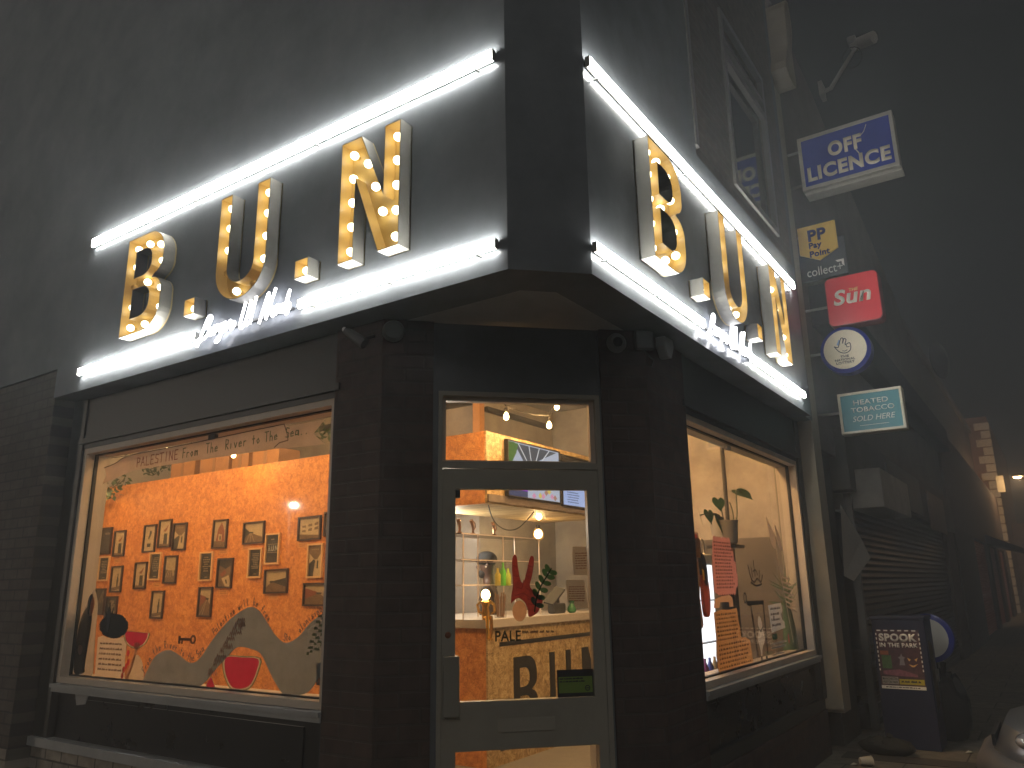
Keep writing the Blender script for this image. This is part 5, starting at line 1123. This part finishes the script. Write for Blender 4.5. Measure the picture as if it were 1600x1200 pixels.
for y0, y1 in ((17.7, 22.6), (27.5, 28.6), (32.5, 34.0), (37.5, 40)): part('pier', MB().box(-.7, .0, y0, y1, 0, 2.75), mat('far_pier', (.06, .05, .045), .85), fs)
part('awning', MB().prism([(-.05, 3.05), (1.0, 2.55), (1.0, 2.45), (-.05, 2.75)], -28.0, -33.0), mat('awning_dark', (.03, .03, .035), .7), fs)
# stone-quoined building closing the street, lit by a warm street lamp
qb = thing('quoined_building', 'far brick building with pale stone quoins lit by a warm lamp', 'building')
part('wall', MB().box(-2, -.0, 42, 60, 0, 9.5).box(.0, 6.0, 50, 60, 0, 4.6), brickmat('lit_red_brick', 'x', (.22, .10, .06), (.18, .085, .055), (.16, .13, .10)), qb)
m_ = MB()
for k in range(22): m_.box(-.02-.0, .06, 42.0-.04, 42.25+(.25 if k % 2 else .0), .42*k, .42*k+.36); m_.box(-.35-(.25 if k % 2 else 0), .05, 41.95, 42.0, .42*k, .42*k+.36)
part('quoins', m_, mat('pale_stone', (.52, .46, .36), .8, var=.15), qb)
part('hanging_sign', MB().box(.10, .40, 38.9, 39.0, 5.4, 6.15), mat('pale_sign', (.26, .25, .20), .6), qb)
sl = thing('street_lamp', 'glowing warm street lamp at the far end of the side street', 'street lamp', (1.75, 38.0, 0))
part('column', MB().tube([(0, 0, 0), (0, 0, 5.6), (-.3, 0, 5.95), (-.6, 0, 6.0)], [.07, .05, .04, .04], 10), mat('lamp_grey', (.12, .12, .12), .5), sl, smooth=True)
hd = part('lamp_head', MB().box(-1.0, -.55, -.12, .12, 5.95, 6.07), mat('lamp_grey', (.12, .12, .12), .5), sl, bevel=.03)
part('lens', MB().ball((-.78, 0, 5.93), .12, 12, s=(1.3, .8, .5)), emitter('sodium_lens', (1.0, .62, .28), 60), hd, smooth=True); lamp('lamp_light', (-.78, 0, 5.8), 260, (1.0, .58, .26), hd, .12)
rl = thing('street_lamp', 'lit street lamp across the road whose reflection shows in the long window', 'street lamp', (-20.6, -15.0, 0))
part('column', MB().tube([(0, 0, 0), (0, 0, 4.3), (.25, .2, 4.55), (.5, .4, 4.6)], [.07, .05, .04, .04], 10), mat('lamp_grey', (.12, .12, .12), .5), rl, smooth=True)
hd = part('lamp_head', MB().box(.45, .95, .30, .55, 4.56, 4.66), mat('lamp_grey', (.12, .12, .12), .5), rl, bevel=.03)
part('lens', MB().box(.55, .75, .39, .46, 4.54, 4.555), emitter('street_lens', (1.0, .80, .58), 60), hd); lamp('lamp_light', (.7, .42, 4.45), LAMP_W, (1.0, .82, .62), hd, .04)
t = thing('satellite_dish', 'dark round satellite dish on the wall of the shop next door', 'satellite dish', PX(1478, 560, .35), SIDE+radians(-20))
part('dish', MB().lathe([(.02, .0), (.25, -.05), (.46, -.16), (.48, -.17), (.45, -.13), (.02, .03)], (0, 0, 0), 28, 'y'), mat('dish_dark', (.045, .045, .048), .5), t, smooth=True); part('mount', MB().tube([(0, .05, 0), (0, .358, -.1)], .03, 8), BLK, t)
# cctv on a pole above
c0, c1 = PX(1298, 138, .05), PX(1338, 72, .35)
t = thing('pole_camera', 'pale security camera on a long slanting bracket high above the signs', 'camera', tuple(c0))
d = c1-c0; GR = mat('bracket_grey', (.26, .25, .23), .5)
part('bracket', MB().tube([(-.12, 0, -.02), (0, 0, 0), tuple(d*.98)], .035, 8), GR, t); part('wall_plate', MB().box(-.16, -.1, -.12, .12, -.12, .12), GR, t)
part('housing', MB().tube([tuple(d+Vector((-.05, .05, .06))), tuple(d+Vector((.30, -.10, -.02)))], .11, 10), mat('pale_housing', (.50, .47, .42), .5), t, smooth=True); part('hood', MB().box(d.x-.12, d.x+.02, d.y-.12, d.y+.12, d.z+.05, d.z+.16), GR, t, bevel=.02)
part('cable', MB().tube([(d.x*.8+.16*cos(a*pi/8), d.y*.8, d.z*.75+.2*sin(a*pi/8)) for a in range(16)], .007, 5, closed=True), CABLE, t)

# ---------------- projecting signs, all facing the corner (plane y = 5.7)
YS = 5.70
def hsign(name, label, cat='shop sign'):
    return thing(name, label, cat, (0, YS, 0), 0, 'projecting signs of the shop next door')
def bracket(t, u, v): part('bracket', MB().tube([(-.35, .05, v), (u, .05, v)], .016, 8), GR, t)
SGF = mat('sign_frame', (.46, .44, .40), .4, metal=.3, var=.15, scale=6)
def uv(x, y): p = PY(x, y, YS); return p.x, p.z
t = hsign('off_licence_sign', 'big blue box sign reading off licence, highest of the projecting signs')
u0, u1, v0, v1 = .035, 1.085, 6.075, 6.77
part('frame', MB().prism(rect(u0, u1, v0, v1), -.24, .0, [rect(u0+.04, u1-.04, v0+.045, v1-.045)]).prism(rect(u0+.02, u1+.015, v0-.05, v0-.012), -.22, -.03), SGF, t, bevel=.005)
BLUE = mat('sign_blue', (.035, .060, .36), .35, var=.18, scale=3)
part('panel', MB().prism(rect(u0+.03, u1-.03, v0+.035, v1-.035), -.23, -.012), BLUE, t)
CRM = mat('cream_letters', (.74, .68, .55), .5, var=.12, scale=5)
words_on('lettering', 'OFF', (u0+.33, u0+.70, v0+.345, v0+.535), -.0118, CRM, t, bold=.045); words_on('lettering', 'LICENCE', (u0+.075, u1-.07, v0+.10, v0+.285), -.0118, CRM, t, bold=.045)
part('crack', MB().stroke([(u0+.77, v1-.08), (u0+.735, v1-.16), (u0+.69, v1-.20)], .008, -.0118).stroke([(u0+.62, v0+.36), (u0+.655, v0+.29)], .012, -.0118), CRM, t); bracket(t, u0, v1-.15); bracket(t, u0, v0+.1)
t = hsign('shield_sign', 'yellow pointed sign with blue letters on a dark plate')
a, b, c, d_, e = uv(1249, 357), uv(1304, 343), uv(1309, 384), uv(1282, 404), uv(1252, 396)
a = (c[0]-.42, (a[1]+b[1])/2); b = (c[0], a[1]+.0); bot = (c[0]-.21, d_[1]-.01); lft = (a[0], c[1]-.01); rgt = (c[0], c[1]-.01)
part('plate', MB().prism(rect(a[0]-.03, c[0]+.07, bot[1]-.22, a[1]-.20), -.08, -.03), mat('slate_plate', (.050, .056, .066), .5), t)
part('panel', MB().prism([lft, bot, rgt, b, a], -.029, .0), mat('sign_yellow', (.72, .47, .08), .4, var=.08), t)
SB = mat('sign_navy', (.030, .035, .13), .5)
W_ = c[0]-a[0]
words_on('lettering', 'PP', (a[0]+.11, a[0]+.31, a[1]-.20, a[1]-.055), .001, SB, t, bold=.04)
words_on('lettering', 'Pay', (a[0]+.11, a[0]+.25, a[1]-.31, a[1]-.215), .001, SB, t, bold=.035); words_on('lettering', 'Point', (a[0]+.11, a[0]+.33, a[1]-.395, a[1]-.32), .001, SB, t, bold=.035)
words_on('lettering', 'collect+', (a[0]+.05, c[0]+.02, bot[1]-.175, bot[1]-.07), -.029, mat('plate_white', (.62, .62, .60), .5), t, bold=.003)
part('corner_mark', MB().prism([(c[0]-.05, bot[1]-.04), (c[0]+.04, bot[1]-.04), (c[0]+.04, bot[1]-.13), (c[0]+.015, bot[1]-.10), (c[0]+.015, bot[1]-.065), (c[0]-.03, bot[1]-.065)], -.029, -.026), WHITE, t); bracket(t, a[0], a[1]-.1)
t = hsign('red_sign', 'rounded red box sign with bold white lettering')
a, c = uv(1287, 437), uv(1378, 497); u0, u1 = a[0]+.0, a[0]+.56; v1 = (a[1]+uv(1366, 421)[1])/2; v0 = v1-.575
part('case', MB().prism(rrect(u0, u1, v0, v1, .06), -.20, -.002), mat('sign_red_side', (.22, .02, .025), .4), t, bevel=.012)
part('face', MB().prism(rrect(u0+.008, u1-.008, v0+.008, v1-.008, .055), -.0018, .006), mat('sign_red', (.72, .055, .070), .22, var=.06, scale=2, coat=.4), t, bevel=.004)
words_on('lettering', 'Sun', (u0+.075, u0+.47, v0+.235, v0+.415), .0065, mat('sun_white', (.80, .77, .70), .4), t, bold=.03, shear=.18); words_on('lettering', 'THE', (u0+.25, u0+.345, v0+.375, v0+.41), .0065, mat('sign_yellow_text', (.75, .60, .22), .4), t, bold=.02, shear=.18); bracket(t, u0, v0+.26)
t = hsign('round_sign', 'round white sign with a blue rim and a line drawn hand')
ce = uv(1317, 546); ru = .235
part('rim', MB().lathe([(ru+.005, -.20), (ru+.03, -.19), (ru+.03, -.03), (ru-.005, -.006), (ru-.02, -.01)], (ce[0]+.02, 0, ce[1]), 40, 'y'), mat('rim_blue', (.025, .035, .27), .3), t, smooth=True)
part('face', MB().prism(circle(ce[0]+.02, ce[1], ru-.012, 40), -.012, .0), mat('round_cream', (.70, .62, .47), .4, var=.06), t)
hx, hz_ = ce[0], ce[1]; LN = mat('line_navy', (.02, .025, .05), .5)
hand_l = spline([(hx-.085, hz_+.045), (hx-.05, hz_+.03), (hx-.035, hz_+.055), (hx-.01, hz_+.125), (hx+.015, hz_+.125), (hx+.005, hz_+.07), (hx+.025, hz_+.12), (hx+.045, hz_+.105), (hx+.03, hz_+.05), (hx+.075, hz_+.065), (hx+.085, hz_+.02), (hx+.07, hz_-.025), (hx+.02, hz_-.045), (hx-.04, hz_-.02), (hx-.085, hz_+.045)], 3)
part('hand_drawing', MB().stroke(hand_l, .009, .001).stroke(spline([(hx-.005, hz_-.015), (hx+.02, hz_-.022), (hx+.045, hz_-.012)], 3), .007, .001).stroke([(hx+.04, hz_+.045), (hx+.045, hz_+.02), (hx+.07, hz_+.02)], .007, .001), LN, t)
part('blue_patch', MB().prism([(hx-.06, hz_+.06), (hx-.03, hz_+.12), (hx-.015, hz_+.10), (hx-.035, hz_+.05)], .0, .0015), mat('patch_blue', (.22, .358, .60), .5), t)
for s, v, w in (('THE', -.095, .045), ('NATIONAL', -.130, .105), ('LOTTERY', -.165, .095)): words_on('lettering', s, (hx+.01-w, hx+.01+w, hz_+v, hz_+v+.027), .001, LN, t, bold=.02, t=.001)
bracket(t, hx-.2, hz_)
t = hsign('teal_sign', 'teal rectangular box sign about heated tobacco, lowest of the projecting signs')
a, b, c = uv(1307, 613), uv(1408, 606), uv(1413, 672); u0, u1, v1 = a[0], b[0], (a[1]+b[1])/2; v0 = (uv(1310, 677)[1]+c[1])/2
part('frame', MB().prism(rect(u0, u1, v0, v1), -.16, .0, [rect(u0+.028, u1-.028, v0+.028, v1-.028)]), mat('cream_frame', (.62, .58, .48), .5), t, bevel=.004)
part('panel', MB().prism(rect(u0+.025, u1-.025, v0+.025, v1-.025), -.15, -.012), mat('sign_teal', (.035, .21, .27), .4, var=.08), t)
TW = mat('teal_text', (.74, .74, .70), .5); w = u1-u0; h = v1-v0
for s, x0, x1, y0, y1, sh in (('HEATED', .24, .78, .68, .80, 0), ('TOBACCO', .19, .86, .50, .62, 0)): words_on('lettering', s, (u0+x0*w, u0+x1*w, v0+y0*h, v0+y1*h), -.0118, TW, t, bold=.012, shear=sh)
words_on('lettering', 'SOLD HERE', (u0+.20*w, u0+.86*w, v0+.28*h, v0+.41*h), -.0118, TW, t, bold=.0, shear=.25); part('rule', MB().prism(rect(u0+.3*w, u0+.75*w, v0+.17*h, v0+.18*h), -.0118, -.010), TW, t); bracket(t, u0, v0+.25)

# ---------------- pavement things
CB = mat('cabinet_blue', (.013, .017, .050), .45, var=.2, scale=4)
kb = thing('street_cabinet', 'dark blue steel street cabinet standing on the pavement', 'cabinet', (.30, 5.78, 0), 0)
part('body', MB().box(-.125, .365, .0, .46, 0, 1.21), CB, kb, bevel=.008); part('lid', MB().box(-.135, .375, -.012, .47, 1.212, 1.245), CB, kb, bevel=.006)
part('side_posters', MB().add([(.367, .10, .35), (.367, .36, .40), (.367, .34, .95), (.367, .08, 1.02)], [(0, 1, 2, 3)]), mat('torn_paper', (.13, .11, .09), .9, var=.6, scale=14), kb)
part('side_handle', MB().box(.366, .39, .30, .38, .60, .72), mat('handle_grey', (.12, .12, .11), .5), kb, bevel=.005)
ps = thing('event_poster', 'halloween poster headed spook in the park on the blue cabinet', 'poster', (.30, 5.775, 0))
a, b, c, d_ = [(p.x-.30, p.z) for p in (PY(1368, 983, 5.775), PY(1436, 985, 5.775), PY(1447, 1079, 5.775), PY(1377, 1075, 5.775))]
pu0, pu1, pv0, pv1 = (a[0]+d_[0])/2, (b[0]+c[0])/2, (c[1]+d_[1])/2, (a[1]+b[1])/2; W_, H_ = pu1-pu0, pv1-pv0
R4 = lambda x0, x1, y0, y1: rect(pu0+x0*W_, pu0+x1*W_, pv0+y0*H_, pv0+y1*H_)
part('sheet', MB().prism(R4(0, 1, 0, 1), .0, .002), mat('poster_plum', (.075, .035, .045), .6, var=.5, scale=16), ps)
m_ = MB(); WHT = mat('poster_white', (.88, .86, .80), .6)
for k in range(6): m_.prism(R4(.04+.16*k, .13+.16*k, .975, .995), .002, .003)
for k in range(9): m_.prism(R4(.0, .025, .94-.075*k-.04, .94-.075*k), .002, .003); m_.prism(R4(.975, 1, .94-.075*k-.04, .94-.075*k), .002, .003)
m_.prism(R4(0, 1, 0, .055), .002, .003); part('border_pattern', m_, WHT, ps)
words_on('lettering', 'SPOOK', (pu0+.07*W_, pu0+.94*W_, pv0+.80*H_, pv0+.935*H_), .0025, WHT, ps, bold=.05); words_on('lettering', 'IN THE PARK', (pu0+.07*W_, pu0+.94*W_, pv0+.70*H_, pv0+.775*H_), .0025, WHT, ps, bold=.03)
part('green_figure', MB().prism(R4(.08, .30, .34, .56), .002, .003), mat('poster_green', (.07, .16, .05), .7, var=.3, scale=30), ps); part('orange_hat', MB().prism(R4(.06, .25, .57, .64), .002, .003), mat('poster_orange', (.30, .09, .03), .7), ps)
part('ghost', MB().prism([(pu0+x*W_, pv0+y*H_) for x, y in ((.47, .40), (.60, .40), (.58, .50), (.62, .53), (.56, .55), (.54, .60), (.51, .55), (.45, .53), (.50, .50))], .002, .003), mat('poster_grey', (.26, .25, .27), .7), ps)
part('pumpkin_face', MB().prism([(pu0+x*W_, pv0+y*H_) for x, y in ((.66, .53), (.74, .50), (.70, .47))], .002, .003).prism([(pu0+x*W_, pv0+y*H_) for x, y in ((.90, .53), (.82, .50), (.86, .47))], .002, .003).prism([(pu0+x*W_, pv0+y*H_) for x, y in ((.68, .42), (.78, .40), (.89, .43), (.80, .375), (.75, .375))], .002, .003), mat('pumpkin_glow', (.80, .50, .16), .6), ps)
part('pink_band', MB().prism([(pu0+x*W_, pv0+y*H_) for x, y in ((.08, .30), (.45, .33), (.85, .25), (.85, .21), (.4, .22), (.08, .24))], .002, .003), mat('poster_pink', (.26, .10, .14), .7, var=.4, scale=30), ps)
part('pale_box', MB().prism(R4(.03, .40, .08, .20), .002, .003), mat('poster_pale', (.40, .38, .34), .7), ps); part('yellow_box', MB().prism(R4(.42, .98, .08, .17), .002, .003), mat('poster_yellow', (.52, .44, .04), .7), ps)
words_on('lettering', 'MANCHESTER', (pu0+.045*W_, pu0+.39*W_, pv0+.145*H_, pv0+.19*H_), .0032, BLK, ps, bold=.02, t=.0006); words_on('lettering', 'HEATON PARK', (pu0+.045*W_, pu0+.39*W_, pv0+.09*H_, pv0+.135*H_), .0032, BLK, ps, bold=.02, t=.0006)
part('small_print', MB().scribble(pu0+.44*W_, pu0+.96*W_, pv0+.09*H_, pv0+.16*H_, 1, .0032, w=.006, seed=2).scribble(pu0+.1*W_, pu0+.9*W_, pv0+.01*H_, pv0+.045*H_, 1, .0032, w=.003, seed=3), BLK, ps)
r0 = PY(1480, 997, 6.6)
t = thing('round_board', 'round blue rimmed white board standing behind the blue cabinet', 'sign', (r0.x-.16, 6.6, r0.z), radians(-12))
part('rim', MB().lathe([(.23, 0), (.25, .01), (.25, .05), (.23, .06)], (0, 0, 0), 32, 'y'), mat('rim_blue', (.025, .035, .27), .3), t, smooth=True); part('face', MB().prism(circle(0, 0, .20), .06, .064), WHITE, t)
part('post', MB().tube([(0, .02, -r0.z), (0, .02, 0)], .03, 8), BLK, t)
def sack(name, label, loc, sx, sy, sz, m_, seed):
    q = random.Random(seed); mb = MB(); mb.ball((0, 0, sz*.8), 1.0, 22, s=(sx, sy, sz))
    for i in range(len(mb.v)): x, y, z = mb.v[i]; k = 1+.10*sin(9*x/sx+seed)*cos(7*y/sy)+.06*q.uniform(-1, 1); mb.v[i] = (x*k, y*k, max(0, z*k))
    t = thing(name, label, 'rubbish', loc); part('sack', mb, m_, t, smooth=True); part('knot', MB().tube([(.1*sx, -.1*sy, sz*1.7), (.15*sx, -.2*sy, sz*2.1)], [.02, .03], 8), m_, t); return t
sack('rubbish_bag', 'tall black rubbish sack standing behind the blue cabinet under the round board', (PY(1500, 1070, 6.5).x-.16, 6.5, 0), .24, .19, .36, mat('bag_black', (.008, .008, .008), .6), 9)
pb = PZ(1385, 1183, 0); sack('rubbish_bag', 'slumped dark rubbish bag at the foot of the blue cabinet', (pb.x, pb.y+.12, 0), .24, .13, .085, mat('bag_olive', (.020, .020, .014), .8, var=.2), 4)
pb = PZ(1350, 1140, 0); sack('rubbish_bag', 'black rubbish bag in the dark gap beside the cream pilaster', (pb.x-.05, pb.y+.05, 0), .17, .13, .16, mat('bag_black', (.008, .008, .008), .6), 6)
p_ = PZ(1344, 1192, .03)
t = thing('paper_cup', 'crushed white paper cup lying on the pavement by the wall', 'cup', (p_.x, p_.y, .045), radians(35)); part('cup', MB().lathe([(.028, 0), (.032, .01), (.042, .10), (.045, .105), (.040, .10), (.028, .012)], (0, 0, 0), 16, 'x'), mat('cup_white', (.55, .53, .45), .6), t, smooth=True)
for x, y, l in ((1515, 1176, 'white scrap of litter on the open pavement'), (1436, 1160, 'pale scrap of litter at the foot of the cabinet'), (1335, 1195, 'thin yellowish scrap of litter beside the paper cup')):
    p_ = PZ(x, y, .004); t = thing('litter_scrap', l, 'litter', (p_.x, p_.y, .004), group='litter scraps'); part('scrap', MB().add([(-.035, -.02, 0), (.03, -.025, .012), (.04, .02, 0), (-.01, .03, .014)], [(0, 1, 2, 3)]), mat('litter_paper', (.50, .48, .40), .8), t)
t = thing('paper_flyer', 'pale flyer sheet peeling off the wall beside the shutter', 'flyer'); f_ = [PX(x, y, -.02) for x, y in ((1313, 788), (1339, 843), (1346, 872), (1328, 908), (1319, 900))]
part('sheet', MB().add([tuple(f_[0]), tuple(f_[1]+Vector((.05, 0, 0))), tuple(f_[2]+Vector((.10, 0, 0))), tuple(f_[3]+Vector((.04, 0, 0))), tuple(f_[4])], [(0, 1, 4), (1, 2, 3, 4)]), mat('flyer_grey', (.36, .33, .29), .8, var=.1), t)

# ---------------- parked car at the kerb (only its front corner shows)
car = thing('parked_car', 'silver parked car whose front corner and headlight show at the kerb', 'car', (1.335, 3.50, 0), radians(-90))
SIL = mat('silver_paint', (.34, .34, .35), .28, metal=.75, coat=.5)
prof = [(.0, .38), (-.02, .52), (.06, .68), (.30, .76), (1.0, .92), (1.75, 1.42), (2.9, 1.45), (3.7, 1.05), (4.1, .98), (4.15, .40), (3.85, .22), (.20, .22)]
bm_ = MB(); xs = [-.86, -.82, -.70, -.35, 0, .35, .70, .82, .86]
def px_(x, y, z):
    e = (abs(x)/.86)**4; y2 = y + (.32*e if y < 1.2 else (-.2*e if y > 3.4 else 0)); x2 = x*(1-.20*max(0, z-.85)/.6); return (x2, y2, z-(.05*e if z > .6 else 0))
n = len(prof)
vs = [px_(x, y, z) for x in xs for y, z in prof]; fs = []
for i in range(len(xs)-1):
    for j in range(n): fs.append((i*n+j, i*n+(j+1) % n, (i+1)*n+(j+1) % n, (i+1)*n+j))
fs += [tuple(range(n)), tuple((len(xs)-1)*n+j for j in reversed(range(n)))]
part('body', bm_.add(vs, fs), SIL, car, smooth=True)
for s in (-1, 1):
    part('headlight', MB().ball((s*.66, .19, .63), .12, 16, s=(1.1, .5, .38)), mat('headlight_glass', (.30, .30, .31), .12, coat=1.0), car, smooth=True)
    for y in (.78, 3.3):
        w = part('wheel', MB().lathe([(.20, -.10), (.30, -.10), (.32, -.06), (.32, .06), (.30, .10), (.20, .10)], (s*.77, y, .32), 26, 'x'), mat('rubber', (.015, .015, .016), .8), car, smooth=True)
        part('rim', MB().lathe([(.02, 0), (.19, .02), (.20, .0)], (s*.86, y, .32), 20, 'x'), SIL, w)
part('bumper', MB().tube([(-.80, .36, .40), (-.66, .10, .40), (-.3, -.02, .40), (.3, -.02, .40), (.66, .10, .40), (.80, .36, .40)], .12, 10), mat('bumper_grey', (.07, .062, .058), .5), car, smooth=True)
part('grille', MB().prism(rect(-.3, .3, .53, .60), .0, .022), BLK, car); part('windscreen', MB().add([(-.66, .98, .93), (.66, .98, .93), (.58, 1.70, 1.40), (-.58, 1.70, 1.40)], [(0, 1, 2, 3)]), mat('screen_glass', (.02, .02, .022), .06), car)
words_on('number_plate', 'M14', (-.2, .2, .36, .44), .145, WHITE, car) if False else None

# ================================================================ thin volume round everything stands in for lens glare, sky outside it
hz2 = MB().box(-40, 30, -30, 70, -1.2, 14).build('haze', bpy.data.materials.new('glare_air')); tag(hz2, kind='stuff')
hm = hz2.data.materials[0]; hm.use_nodes = True; hn = hm.node_tree.nodes; hn.clear()
vol = hn.new('ShaderNodeVolumePrincipled'); vol.inputs['Color'].default_value = (.84, .90, 1.0, 1); vol.inputs['Density'].default_value = GLARE_HAZE; vol.inputs['Anisotropy'].default_value = 0.0
ho = hn.new('ShaderNodeOutputMaterial'); hm.node_tree.links.new(vol.outputs[0], ho.inputs['Volume'])

# every thing's Empty moves to the base of what it parents
bpy.context.view_layer.update()
done = set()
for r in [o for o in COL.objects if o.parent is None and o.type == 'EMPTY' and o.get('category') and o.name not in ('corner_shop', 'neighbour_shop')]:
    if any(abs(c) > 1e-9 for ch in r.children for c in ch.rotation_euler): continue
    kids = [k for k in r.children_recursive]
    pts = [v.co for k in kids if k.type == 'MESH' for v in k.data.vertices]
    if not pts or any(k.type == 'MESH' and any(m_.type == 'SKIN' for m_ in k.modifiers) for k in kids): continue
    lo = [min(p[i] for p in pts) for i in range(3)]; hi_ = [max(p[i] for p in pts) for i in range(3)]
    b = Vector(((lo[0]+hi_[0])/2, (lo[1]+hi_[1])/2, lo[2]))
    for k in kids:
        if k.type == 'MESH':
            if k.data.name not in done: k.data.transform(Matrix.Translation(-b)); done.add(k.data.name)
        elif k.type == 'LIGHT': k.location -= b
    r.location = Vector(r.location) + r.rotation_euler.to_matrix() @ b
